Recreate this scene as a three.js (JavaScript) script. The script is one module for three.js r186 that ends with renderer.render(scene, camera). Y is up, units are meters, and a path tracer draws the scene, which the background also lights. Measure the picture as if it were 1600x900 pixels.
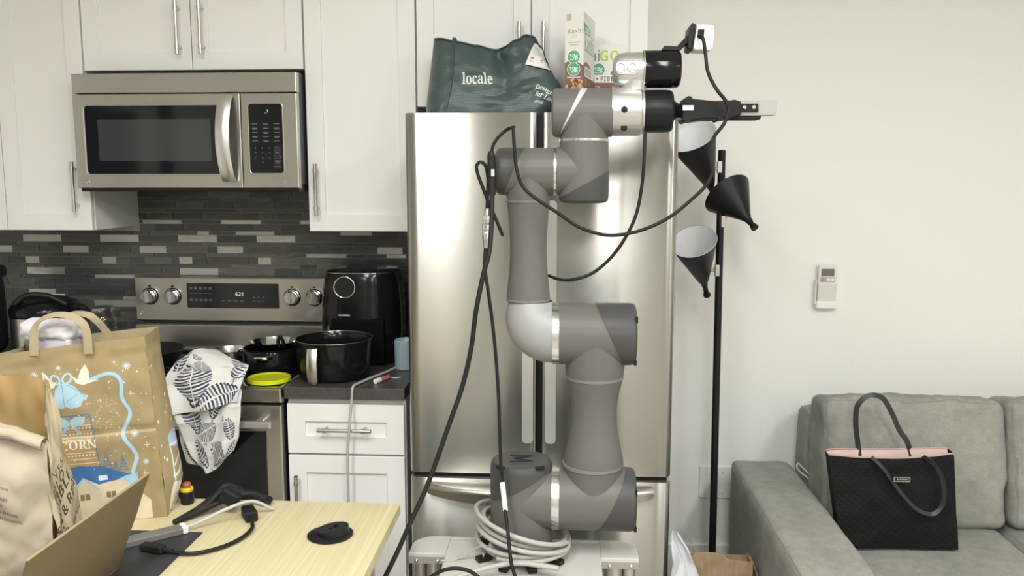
import * as THREE from 'three';
import { RoundedBoxGeometry } from 'three/addons/geometries/RoundedBoxGeometry.js';
import { mergeGeometries, mergeVertices, toCreasedNormals } from 'three/addons/utils/BufferGeometryUtils.js';
import { RectAreaLightUniformsLib } from 'three/addons/lights/RectAreaLightUniformsLib.js';
import { ImprovedNoise } from 'three/addons/math/ImprovedNoise.js';

// ------------------------------------------------------------------ camera, light, exposure
const scene = new THREE.Scene();
scene.background = new THREE.Color(0x000000);
const camera = new THREE.PerspectiveCamera(2 * Math.atan(450 / 1321.9) * 180 / Math.PI, 1600 / 900, 0.05, 40);
camera.position.set(1.6391, 1.5664, 3.1831);
camera.rotation.set(-0.13, 0.0619, 0, 'YXZ');
camera.updateMatrixWorld(true);
camera.updateProjectionMatrix();
const renderer = new THREE.WebGLRenderer({ antialias: true });
renderer.toneMapping = THREE.LinearToneMapping;
renderer.toneMappingExposure = 1.0;
renderer.shadowMap.enabled = true;
RectAreaLightUniformsLib.init();
const LIGHT_COLOR = new THREE.Color().setRGB(1, 0.99, 0.96);
const LIGHT_POWER = 28.5;                                   // radiance of each ceiling panel
const CEILING = 2.75;
const PANELS = [[0.89, 2.75], [1.87, 2.75], [3.3, 2.75], [0.51, 4.8], [1.987, 4.8], [3.3, 4.8]];

// ------------------------------------------------------------------ helpers
let seed = 7;
const rnd = () => { seed = (seed * 1664525 + 1013904223) >>> 0; return seed / 4294967296; };
const rr = (a, b) => a + (b - a) * rnd();
const V = (x, y, z) => new THREE.Vector3(x, y, z);
const PI = Math.PI;
const noise = new ImprovedNoise();
const nz = (x, y = 0, z = 0) => noise.noise(x + 11.3, y + 5.7, z + 3.1);
const taken = {};
const numbered = (n) => { const k = taken[n] = (taken[n] ?? -1) + 1; return k ? `${n}_${String(k).padStart(3, '0')}` : n; };
const origin = new Map();
function tag(o, label, category, group, kind) {
  if (label) o.userData.label = label;
  if (category) o.userData.category = category;
  if (group) o.userData.group = group;
  if (kind) o.userData.kind = kind;
  return o;
}
function thing(name, label, category, [x, y, z] = [0, 0, 0], group) {
  const o = new THREE.Group(); o.name = numbered(name); o.position.set(x, y, z); scene.add(o);
  origin.set(o, V(x, y, z));
  return tag(o, label, category, group);
}
// geometry is written in world metres; put() moves it into its parent's frame
function put(name, geo, mat, parent) {
  const g = Array.isArray(geo) ? join(geo) : geo;
  const m = new THREE.Mesh(g, mat); m.castShadow = m.receiveShadow = true;
  if (parent) {
    const o = origin.get(parent); g.translate(-o.x, -o.y, -o.z); origin.set(m, o);
    m.name = name; parent.add(m);
  } else { m.name = numbered(name); origin.set(m, V(0, 0, 0)); scene.add(m); }
  return m;
}
const struct = (name, geo, mat) => { const m = put(name, geo, mat); m.name = name; m.userData.kind = 'structure'; return m; };
function join(list) {
  return mergeGeometries(list.map((g) => {
    let h = g.index ? g.toNonIndexed() : g;
    for (const k of Object.keys(h.attributes)) if (!['position', 'normal', 'uv'].includes(k)) h.deleteAttribute(k);
    if (!h.attributes.uv) h.setAttribute('uv', new THREE.BufferAttribute(new Float32Array(h.attributes.position.count * 2), 2));
    return h;
  }));
}
// box from min corner to max corner
function bx(x0, y0, z0, x1, y1, z1, r = 0) {
  const w = x1 - x0, h = y1 - y0, d = z1 - z0;
  const g = r ? new RoundedBoxGeometry(w, h, d, 2, Math.min(r, w / 2.01, h / 2.01, d / 2.01)) : new THREE.BoxGeometry(w, h, d);
  return metric(g.translate((x0 + x1) / 2, (y0 + y1) / 2, (z0 + z1) / 2));
}
// uv in metres by the main direction of each vertex normal
function metric(g) {
  const p = g.attributes.position, n = g.attributes.normal, uv = new Float32Array(p.count * 2);
  for (let i = 0; i < p.count; i++) {
    const ax = Math.abs(n.getX(i)), ay = Math.abs(n.getY(i)), az = Math.abs(n.getZ(i));
    const [u, v] = ay > ax && ay > az ? [p.getX(i), p.getZ(i)] : ax > az ? [p.getZ(i), p.getY(i)] : [p.getX(i), p.getY(i)];
    uv[2 * i] = u; uv[2 * i + 1] = v;
  }
  g.setAttribute('uv', new THREE.BufferAttribute(uv, 2));
  return g;
}
function cyl(a, b, r, r2 = r, seg = 20) {
  const d = b.clone().sub(a), g = new THREE.CylinderGeometry(r2, r, d.length(), seg);
  g.applyQuaternion(new THREE.Quaternion().setFromUnitVectors(V(0, 1, 0), d.clone().normalize()));
  return g.translate((a.x + b.x) / 2, (a.y + b.y) / 2, (a.z + b.z) / 2);
}
const tube = (pts, r, seg = 0, rad = 8, closed = false) => new THREE.TubeGeometry(new THREE.CatmullRomCurve3(pts, closed, 'centripetal'), seg || pts.length * 8, r, rad, closed);
function capped(pts, r, seg = 0, rad = 8) { return join([tube(pts, r, seg, rad), new THREE.SphereGeometry(r, rad, 6).translate(...pts[0]), new THREE.SphereGeometry(r, rad, 6).translate(...pts[pts.length - 1])]); }
function grid(nu, nv, f) {
  const pos = [], uv = [], idx = [];
  for (let j = 0; j <= nv; j++) for (let i = 0; i <= nu; i++) { const p = f(i / nu, j / nv); pos.push(p.x, p.y, p.z); uv.push(i / nu, j / nv); }
  for (let j = 0; j < nv; j++) for (let i = 0; i < nu; i++) { const a = j * (nu + 1) + i, b = a + 1, c = a + nu + 1, d = c + 1; idx.push(a, b, d, a, d, c); }
  const g = new THREE.BufferGeometry();
  g.setAttribute('position', new THREE.Float32BufferAttribute(pos, 3)); g.setAttribute('uv', new THREE.Float32BufferAttribute(uv, 2));
  g.setIndex(idx); g.computeVertexNormals();
  return g;
}
// a sheet with thickness t behind its front face
function sheet(nu, nv, f, t = 0.0012) {
  const a = grid(nu, nv, f), p = a.attributes.position, n = a.attributes.normal, w = nu + 1;
  const at2 = (i, j, s) => { const k = j * w + i; return V(p.getX(k) - s * n.getX(k), p.getY(k) - s * n.getY(k), p.getZ(k) - s * n.getZ(k)); };
  const back = grid(nu, nv, (u, v) => at2(Math.round((1 - u) * nu), Math.round(v * nv), t));
  const bu = back.attributes.uv; for (let i = 0; i < bu.count; i++) bu.setX(i, 1 - bu.getX(i));
  const edge = (fn, m) => grid(m, 1, (u, v) => fn(Math.round(u * m), v ? t : 0));
  return join([a, back, edge((i, s) => at2(i, 0, s), nu), edge((i, s) => at2(nu - i, nv, s), nu), edge((j, s) => at2(0, nv - j, s), nv), edge((j, s) => at2(nu, j, s), nv)]);
}
// flat quad (four world corners: bottom left, bottom right, top right, top left), bowed by a function, as a sheet
function quad(bl, br, tr, tl, n = 12, m = 12, bump = null, t = 0.001) {
  const nn = br.clone().sub(bl).cross(tl.clone().sub(bl)).normalize();
  return sheet(n, m, (u, v) => {
    const p = bl.clone().lerp(br, u).lerp(tl.clone().lerp(tr, u), v);
    return bump ? p.addScaledVector(nn, bump(u, v)) : p;
  }, t);
}
// surface of revolution about axis a through o; rows [s, r, k]: k slants the row along the perpendicular b
function rev(o, a, b, rows, seg = 56, crease = 0.5) {
  const c = a.clone().cross(b);
  const g = grid(seg, rows.length - 1, (u, v) => {
    const [s, r, k = 0] = rows[Math.round(v * (rows.length - 1))], th = u * 2 * PI, cs = Math.cos(th);
    return o.clone().addScaledVector(a, s + k * r * cs).addScaledVector(b, r * cs).addScaledVector(c, r * Math.sin(th));
  });
  return crease ? toCreasedNormals(g, crease) : g;
}
const lathe = (x, y, z, pts, seg = 48) => toCreasedNormals(new THREE.LatheGeometry(pts.map(([r, h]) => new THREE.Vector2(r, h)), seg), 0.6).translate(x, y, z);
// soft box: rounded, puffed, slightly lumpy
function puff(w, h, d, r, n, bulge = [0, 0, 0], lump = 0.004, freq = 7, off = 0) {
  let g = new THREE.BoxGeometry(w, h, d, n, n, Math.max(6, n >> 1));
  g.deleteAttribute('normal'); g.deleteAttribute('uv'); g = mergeVertices(g, 1e-5);
  const p = g.attributes.position, hx = w / 2, hy = h / 2, hz = d / 2;
  for (let i = 0; i < p.count; i++) {
    const q = V(p.getX(i), p.getY(i), p.getZ(i)), inn = V(THREE.MathUtils.clamp(q.x, -hx + r, hx - r), THREE.MathUtils.clamp(q.y, -hy + r, hy - r), THREE.MathUtils.clamp(q.z, -hz + r, hz - r));
    const dir = q.clone().sub(inn); if (dir.length() > 1e-6) q.copy(inn).addScaledVector(dir.normalize(), r);
    const fx = 1 - (q.x / hx) ** 2, fy = 1 - (q.y / hy) ** 2, fz = 1 - (q.z / hz) ** 2;
    q.x += Math.sign(q.x) * Math.abs(q.x / hx) * bulge[0] * fy * fz; q.y += (q.y / hy) * bulge[1] * fx * fz; q.z += (q.z / hz) * bulge[2] * fx * fy;
    const l = lump * nz(q.x * freq + off, q.y * freq, q.z * freq) + lump * 0.4 * nz(q.x * freq * 3 + off, q.y * freq * 3, q.z * freq * 3);
    const e = q.clone().normalize(); q.addScaledVector(e, l);
    p.setXYZ(i, q.x, q.y, q.z);
  }
  g.computeVertexNormals();
  return metric(g);
}
// extrude an xy outline along z from z0 to z1
function slab(pts, z0, z1, bevel = 0, holes = []) {
  const s = new THREE.Shape(pts.map(([x, y]) => new THREE.Vector2(x, y)));
  for (const h of holes) s.holes.push(new THREE.Path(h.map(([x, y]) => new THREE.Vector2(x, y))));
  const g = new THREE.ExtrudeGeometry(s, { depth: z1 - z0 - 2 * bevel, bevelEnabled: bevel > 0, bevelSize: bevel, bevelOffset: -bevel, bevelThickness: bevel, bevelSegments: 2, curveSegments: 10 });
  return metric(g.translate(0, 0, z0 + bevel));
}
function roundRect(x0, y0, x1, y1, r, n = 6) {
  const o = []; for (const [cx, cy, a] of [[x1 - r, y1 - r, 0], [x0 + r, y1 - r, PI / 2], [x0 + r, y0 + r, PI], [x1 - r, y0 + r, 1.5 * PI]]) for (let i = 0; i <= n; i++) o.push([cx + r * Math.cos(a + i / n * PI / 2), cy + r * Math.sin(a + i / n * PI / 2)]);
  return o;
}
// the place at depth plane z that lies behind a pixel of the photograph, and metres per pixel there
function at(px, py, z) { const d = V(px / 800 - 1, 1 - py / 450, 0.5).unproject(camera).sub(camera.position); return camera.position.clone().addScaledVector(d, (z - camera.position.z) / d.z); }
const path = (z, list) => list.map(([x, y, zz]) => at(x, y, zz ?? z));

// ------------------------------------------------------------------ textures and materials
function canvas(w, h, draw, srgb = true) {
  const c = document.createElement('canvas'); c.width = w; c.height = h; const g = c.getContext('2d'); draw(g, w, h);
  const t = new THREE.CanvasTexture(c); if (srgb) t.colorSpace = THREE.SRGBColorSpace; t.wrapS = t.wrapT = THREE.RepeatWrapping; t.anisotropy = 8; return t;
}
function noiseTex(n, f, srgb = false) {
  const d = new Uint8Array(n * n * 4);
  for (let j = 0; j < n; j++) for (let i = 0; i < n; i++) { const c = f(i / n, j / n, i, j), k = (j * n + i) * 4; const a = Array.isArray(c) ? c : [c, c, c]; for (let q = 0; q < 3; q++) d[k + q] = Math.max(0, Math.min(255, a[q] * 255)); d[k + 3] = 255; }
  const t = new THREE.DataTexture(d, n, n); t.wrapS = t.wrapT = THREE.RepeatWrapping; t.magFilter = THREE.LinearFilter; t.minFilter = THREE.LinearMipmapLinearFilter; t.generateMipmaps = true; if (srgb) t.colorSpace = THREE.SRGBColorSpace; t.needsUpdate = true; return t;
}
const rep = (t, x, y) => { const c = t.clone(); c.repeat.set(x, y); c.needsUpdate = true; return c; };
const mat = (r, g, b, rough = 0.5, metal = 0, more = {}) => new THREE.MeshPhysicalMaterial({ color: new THREE.Color().setRGB(r, g, b), roughness: rough, metalness: metal, side: THREE.DoubleSide, ...more });
// periodic value noise
function pn(n, s) { let q = s; const r = () => { q = (q * 1664525 + 1013904223) >>> 0; return q / 4294967296; }; const t = Array.from({ length: n * n }, r); const sm = (x) => x * x * (3 - 2 * x); return (u, v) => { const x = u * n, y = v * n, i = Math.floor(x), j = Math.floor(y), fx = sm(x - i), fy = sm(y - j), g = (a, b) => t[((b % n + n) % n) * n + ((a % n + n) % n)]; return (g(i, j) * (1 - fx) + g(i + 1, j) * fx) * (1 - fy) + (g(i, j + 1) * (1 - fx) + g(i + 1, j + 1) * fx) * fy; }; }
const n4 = pn(4, 1), n16b = pn(16, 5), n16 = pn(16, 2), n64 = pn(64, 3), n128 = pn(128, 4);
const fabricBump = noiseTex(256, (u, v, i, j) => 0.5 + 0.22 * Math.sin(u * 2 * PI * 64) * Math.sin(v * 2 * PI * 64) + 0.3 * (n128(u, v) - 0.5));
const blotch = noiseTex(256, (u, v) => 0.35 * n4(u, v) + 0.35 * n16(u, v) + 0.3 * n64(u, v));
const woven = noiseTex(256, (u, v) => { const k = 0.92 + 0.1 * n4(u, v) + 0.08 * (n16(u, v) - 0.5) + 0.1 * (n128(u, v) - 0.5); return [k * 0.60, k * 0.597, k * 0.565]; }, true);

const paint = mat(0.86, 0.855, 0.82, 0.75, 0, { bumpMap: rep(blotch, 3, 3), bumpScale: 0.0006 });
const white = mat(0.89, 0.885, 0.865, 0.38);
const cabinetWhite = mat(0.86, 0.855, 0.835, 0.42);
const plasticWhite = mat(0.86, 0.86, 0.845, 0.4);
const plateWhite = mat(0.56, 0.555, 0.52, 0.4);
const steelV = mat(0.44, 0.437, 0.405, 0.265, 1, { anisotropy: 0.98, anisotropyRotation: PI / 2 });
const steel = mat(0.56, 0.545, 0.50, 0.3, 1, { anisotropy: 0.6, anisotropyRotation: PI / 2 });
const steelPlain = mat(0.62, 0.61, 0.58, 0.28, 1);
const nickel = mat(0.60, 0.585, 0.55, 0.3, 1);
const chrome = mat(0.75, 0.75, 0.74, 0.12, 1);
const alu = mat(0.68, 0.68, 0.66, 0.38, 1);
const blackGlass = mat(0.010, 0.010, 0.012, 0.06, 0, { specularIntensity: 0.75 });
const blackGloss = mat(0.008, 0.008, 0.009, 0.14, 0, { specularIntensity: 0.6 });
const blackSatin = mat(0.012, 0.012, 0.013, 0.4, 0, { specularIntensity: 0.5 });
const blackMatt = mat(0.013, 0.013, 0.014, 0.6, 0, { specularIntensity: 0.5 });
const rubber = mat(0.016, 0.016, 0.016, 0.55, 0, { specularIntensity: 0.5 });
const cableBlack = mat(0.014, 0.0135, 0.012, 0.5, 0, { specularIntensity: 0.5 });
const cableGrey = mat(0.43, 0.42, 0.385, 0.5);
const robotGrey = mat(0.135, 0.130, 0.120, 0.45, 0, { specularIntensity: 0.6 });
const robotDark = mat(0.068, 0.066, 0.066, 0.45, 0, { specularIntensity: 0.6 });
const robotWhite = mat(0.33, 0.33, 0.33, 0.42);
const silver = mat(0.66, 0.66, 0.65, 0.36, 0.85);
const ringMat = mat(0.74, 0.74, 0.73, 0.22, 0.95);
const upholstery = mat(1, 1, 1, 0.95, 0, { map: rep(woven, 3, 3), bumpMap: rep(fabricBump, 6, 6), bumpScale: 0.0012, sheen: 0.15, sheenRoughness: 0.6 });
const counterMat = mat(0.082, 0.078, 0.072, 0.35, 0, { map: noiseTex(128, (u, v) => { const k = 0.92 + 0.16 * (n128(u, v) - 0.5); return [k, k, k]; }, true) });

// ------------------------------------------------------------------ the room
const X0 = -1.6, X1 = 4.5, Z1 = 6.2;
struct('floor', bx(X0 - 0.1, -0.1, -0.1, X1 + 0.1, 0, Z1 + 0.1), mat(0.40, 0.385, 0.35, 0.45, 0, { map: rep(noiseTex(256, (u, v) => { const k = 0.8 + 0.25 * n16(u, v * 0.25) + 0.1 * n128(u, v); return [k, k * 0.97, k * 0.92]; }, true), 1, 1) }));
const wallBack = struct('wall_back', bx(X0 - 0.1, 0, -0.1, X1 + 0.1, CEILING, 0), paint);
struct('wall_left', bx(X0 - 0.1, 0, 0, X0, CEILING, Z1), paint);
struct('wall_right', bx(X1, 0, 0, X1 + 0.1, CEILING, Z1), paint);
struct('wall_front', bx(X0 - 0.1, 0, Z1, X1 + 0.1, CEILING, Z1 + 0.1), mat(0.44, 0.436, 0.405, 0.8));
for (const [i, x0, x1] of [[2, 0.27, 0.50], [3, 1.93, 2.36]]) struct(`trim_${i}`, bx(x0, 0, Z1 - 0.05, x1, CEILING, Z1, 0.004), white);   // white pilasters on the wall behind the camera
struct('ceiling', bx(X0 - 0.1, CEILING, -0.1, X1 + 0.1, CEILING + 0.1, Z1 + 0.1), mat(0.80, 0.80, 0.78, 0.8));
struct('baseboard_back', slab([[1.965, 0], [X1, 0], [X1, 0.145], [X1, 0.152], [1.965, 0.152]], 0, 0.014, 0.003), white);
{ // a dark door and its casing in the left wall, and a dark post beside it: what the microwave window mirrors
  const d = put('door_1', bx(X0 + 0.002, 0, 3.1, X0 + 0.03, 2.05, 3.9, 0.004), mat(0.05, 0.045, 0.045, 0.4)); d.name = 'door_1'; d.userData.kind = 'structure';
  put('door_handle', [cyl(V(X0 + 0.03, 1.0, 3.82), V(X0 + 0.09, 1.0, 3.82), 0.012), cyl(V(X0 + 0.085, 1.0, 3.82), V(X0 + 0.085, 1.0, 3.70), 0.01)], nickel, d);
  struct('trim_1', [bx(X0 + 0.001, 0, 3.01, X0 + 0.02, 2.14, 3.1), bx(X0 + 0.001, 0, 3.9, X0 + 0.02, 2.14, 3.99), bx(X0 + 0.001, 2.05, 3.1, X0 + 0.02, 2.14, 3.9)], white);
  struct('trim_4', bx(X0 + 0.001, 0, 4.3, X0 + 0.06, CEILING, 4.42, 0.003), mat(0.02, 0.02, 0.022, 0.5));
}
{ // recessed long ceiling panels
  const glow = mat(0.9, 0.9, 0.88, 0.5, 0, { emissive: LIGHT_COLOR.clone(), emissiveIntensity: 3 });
  let first = null;
  const where = ['overhead between table and dark door', 'overhead in front of the robot cart', 'overhead in front of the sofa', 'by the rear wall on the door side', 'by the middle of the rear wall', 'by the rear wall on the sofa side'];
  PANELS.forEach(([x, z], i) => {
    let t = first;
    if (!first) {
      t = first = thing('ceiling_light', '', 'light', [x, CEILING - 0.012, z]);
      put('light_frame', slab(roundRect(-0.17, -0.62, 0.17, 0.62, 0.01), 0, 0.012, 0.002, [roundRect(-0.15, -0.6, 0.15, 0.6, 0.005).reverse()]).rotateX(PI / 2).translate(x, CEILING, z), white, t);
      put('light_panel', bx(x - 0.15, CEILING - 0.008, z - 0.6, x + 0.15, CEILING - 0.001, z + 0.6), glow, t);
    } else { t = first.clone(); t.name = numbered('ceiling_light'); t.position.set(x, CEILING - 0.012, z); scene.add(t); }
    tag(t, `long white ceiling light panel ${where[i]}`, 'light', 'ceiling light panels');
    const l = new THREE.RectAreaLight(LIGHT_COLOR, LIGHT_POWER, 0.3, 1.2); l.position.set(x, CEILING - 0.02, z); l.lookAt(x, 0, z); scene.add(l);
  });
}
{ // mosaic backsplash: each strip tile is a piece of the wall
  put('tile_grout', slab([[-0.62, 0.905], [1.16, 0.905], [1.16, 1.38], [0.763, 1.38], [0.763, 1.56], [0, 1.56], [0, 1.38], [-0.62, 1.38]], 0, 0.004), mat(0.42, 0.41, 0.385, 0.8), wallBack);
  const streak = noiseTex(128, (u, v) => { const k = 0.70 + 0.45 * n16b(u * 0.25, v) + 0.2 * (n64(u * 0.2, v) - 0.5); return [k, k, k]; }, true);
  const dark = [[0.088, 0.083, 0.081], [0.105, 0.099, 0.094], [0.125, 0.118, 0.110], [0.074, 0.070, 0.076], [0.145, 0.137, 0.126], [0.095, 0.088, 0.092]].map((c) => mat(...c, 0.32, 0, { map: streak }));
  const light = [mat(0.60, 0.59, 0.55, 0.3, 0.7, { map: streak }), mat(0.52, 0.51, 0.47, 0.36, 0.6), mat(0.44, 0.435, 0.41, 0.32, 0.5)];
  const unit = new THREE.BoxGeometry(1, 1, 1); const list = [];
  // rows alternate thick and thin; row 0 is the thick one whose top edge runs just under the microwave cabinets' bottoms; pale tiles by row: [from, to] along the wall in photograph columns
  const TH = 0.0256, TN = 0.0132, GAP = 0.0019, TOP = at(290, 367.6, 0.008).y;
  const pale = { '-3': [[226, 286], [348, 410], [471, 533]], '-1': [[370, 430], [310, 328], [533, 582]], 0: [[38, 98], [158, 218], [280, 340], [402, 462]], 2: [[0, 20], [99, 139], [219, 260], [340, 380], [590, 629]], 3: [[479, 541], [604, 634]], 4: [[40, 61], [159, 181], [280, 300], [403, 423]], 6: [[41, 100], [280, 340]], 7: [[146, 208]], 10: [[42, 83]], 11: [[188, 209]], 12: [[143, 209], [560, 620]] };
  let y = TOP; for (let r = 0; r > -9; r--) y += (r % 2 ? TH : TN) + GAP;   // up to row -9
  for (let row = -9; y > 0.915; row++) {
    const h = row % 2 ? TN : TH, hid = y > 1.381, xl = hid ? 0.001 : -0.62, xr = hid ? 0.762 : 1.158, spans = (pale[row] || []).map(([a, b]) => [at(a, 400, 0.008).x, at(b, 400, 0.008).x]);
    let x = -0.62 + rr(-0.09, 0);
    while (x < 1.158) {
      const sp = spans.find(([a]) => Math.abs(a - x) < 0.004); let w = sp ? sp[1] - sp[0] : [0.049, 0.099, 0.149, 0.149, 0.199, 0.099][Math.floor(rnd() * 6)] * (row % 2 ? 1.35 : 1.1);
      if (!sp) for (const [a] of spans) if (a > x + 0.003 && (a < x + w + 0.03)) w = a - x - GAP;
      const a1 = Math.max(x, xl), b1 = Math.min(x + w, xr);
      if (b1 - a1 > 0.008) list.push([a1, b1, y - h, y, sp ? light[Math.floor(rnd() * 3)] : dark[Math.floor(rnd() * 6)], rr(0, 0.0012)]);
      x += w + GAP;
    }
    y -= h + GAP;
  }
  // those that show largest are single pieces; the rest (hidden low behind the cooker and bags, far left) are one part
  const seen = (t) => (t[3] > 1.02 ? 1 : 0) * (t[1] > -0.42 ? 1 : 0) * ((t[1] - t[0]) * (t[3] - t[2]));
  list.sort((a, b) => seen(b) - seen(a));
  list.slice(0, 299).forEach(([a, b, c, d, m, e]) => {
    const t = new THREE.Mesh(unit, m); t.name = 'tile'; t.scale.set(b - a, d - c, 0.006); t.position.set((a + b) / 2, (c + d) / 2, 0.0045 + e); t.castShadow = t.receiveShadow = true; wallBack.add(t);
  });
  const rest = put('small_tiles', list.slice(299).map(([a, b, c, d, m, e]) => bx(a, c, 0.002, b, d, 0.0075 + e)), dark[1], wallBack); rest.userData.kind = 'stuff';
}

// ------------------------------------------------------------------ cabinets
const LEFT_FACE = 0.325;
function shaker(x0, y0, x1, y1, z, t = 0.02, stile = 0.057) {
  return [slab([[x0, y0], [x1, y0], [x1, y1], [x0, y1]], z - t, z, 0.0015, [[[x0 + stile, y0 + stile], [x0 + stile, y1 - stile], [x1 - stile, y1 - stile], [x1 - stile, y0 + stile]]]), bx(x0 + stile - 0.004, y0 + stile - 0.004, z - t + 0.002, x1 - stile + 0.004, y1 - stile + 0.004, z - 0.009)];
}
// bar pull between a and b standing off the face at z
function pull(a, b, z, parent) {
  const dir = b.clone().sub(a).normalize(), l = a.distanceTo(b), g = [];
  g.push(cyl(a, b, 0.0058));
  for (const s of [0.14, 0.86]) { const p = a.clone().lerp(b, s); g.push(cyl(V(p.x, p.y, z - 0.001), p, 0.0048)); g.push(cyl(p.clone().addScaledVector(dir, -0.007), p.clone().addScaledVector(dir, 0.007), 0.0078)); }
  for (const [p, s] of [[a, 1], [b, -1]]) g.push(cyl(p, p.clone().addScaledVector(dir, s * 0.012), 0.0068));
  return put('handle', g, nickel, parent);
}
function upper(label, x0, x1, y0, y1, doors, depth = LEFT_FACE) {
  const t = thing('upper_cabinet', label, 'cabinet', [(x0 + x1) / 2, y0, depth / 2]);
  put('cabinet_body', bx(x0, y0, 0.001, x1, y1, depth - 0.021, 0.001), cabinetWhite, t);
  for (const [a, b, hx, h0, h1] of doors) {
    const d = put('door', shaker(a + 0.0015, y0 + 0.0005, b - 0.0015, y1 - 0.002, depth), cabinetWhite, t);
    pull(V(hx, h0, depth + 0.032), V(hx, h1, depth + 0.032), depth, d);
  }
  return t;
}
upper('white upper cabinet hanging left of the microwave with a vertical bar handle', -0.62, -0.003, 1.3828, 2.42, [[-0.62, -0.312, -0.36, 1.447, 1.62], [-0.312, -0.003, -0.047, 1.447, 1.62]]);
upper('white double door cabinet directly above the microwave', 0.0, 0.762, 1.926, 2.42, [[0, 0.381, 0.344, 1.975, 2.15], [0.381, 0.762, 0.424, 1.975, 2.15]]);
upper('white upper cabinet with one tall door between microwave and fridge', 0.765, 1.141, 1.3828, 2.42, [[0.765, 1.141, 0.800, 1.438, 1.612]]);
upper('white double door cabinet above the fridge behind the green bag', 1.144, 1.906, 1.80, 2.42, [[1.144, 1.525, 1.487, 1.90, 2.068], [1.525, 1.906, 1.566, 1.90, 2.068]]);
{
  const t = thing('base_cabinet', 'white base cabinet with a drawer over a door beside the fridge', 'cabinet', [0.955, 0, 0.3]);
  put('cabinet_body', bx(0.766, 0.10, 0.01, 1.144, 0.876, 0.608), cabinetWhite, t);
  put('toe_kick', bx(0.766, 0, 0.01, 1.144, 0.10, 0.55), blackMatt, t);
  const dr = put('drawer', shaker(0.768, 0.697, 1.141, 0.858, 0.63), cabinetWhite, t);
  pull(V(0.872, 0.782, 0.662), V(1.042, 0.782, 0.662), 0.63, dr);
  const d = put('door', shaker(0.768, 0.105, 1.141, 0.690, 0.63), cabinetWhite, t);
  pull(V(0.800, 0.46, 0.662), V(0.800, 0.632, 0.662), 0.63, d);
  const l = thing('base_cabinet', 'white base cabinet left of the cooker behind the paper bags', 'cabinet', [-0.31, 0, 0.3]);
  put('cabinet_body', bx(-0.62, 0.0, 0.01, -0.004, 0.876, 0.608), cabinetWhite, l);
  put('door', shaker(-0.62, 0.105, -0.006, 0.690, 0.63), cabinetWhite, l);
  put('drawer', shaker(-0.62, 0.697, -0.006, 0.858, 0.63), cabinetWhite, l);
}
tag(put('worktop', bx(0.7635, 0.8765, 0.001, 1.146, 0.914, 0.642, 0.002), counterMat), 'dark grey stone worktop under the air fryer', 'worktop');
tag(put('worktop', bx(-0.62, 0.8765, 0.001, -0.004, 0.914, 0.642, 0.002), counterMat), 'dark grey stone worktop left of the cooker under the black pot', 'worktop');

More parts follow.
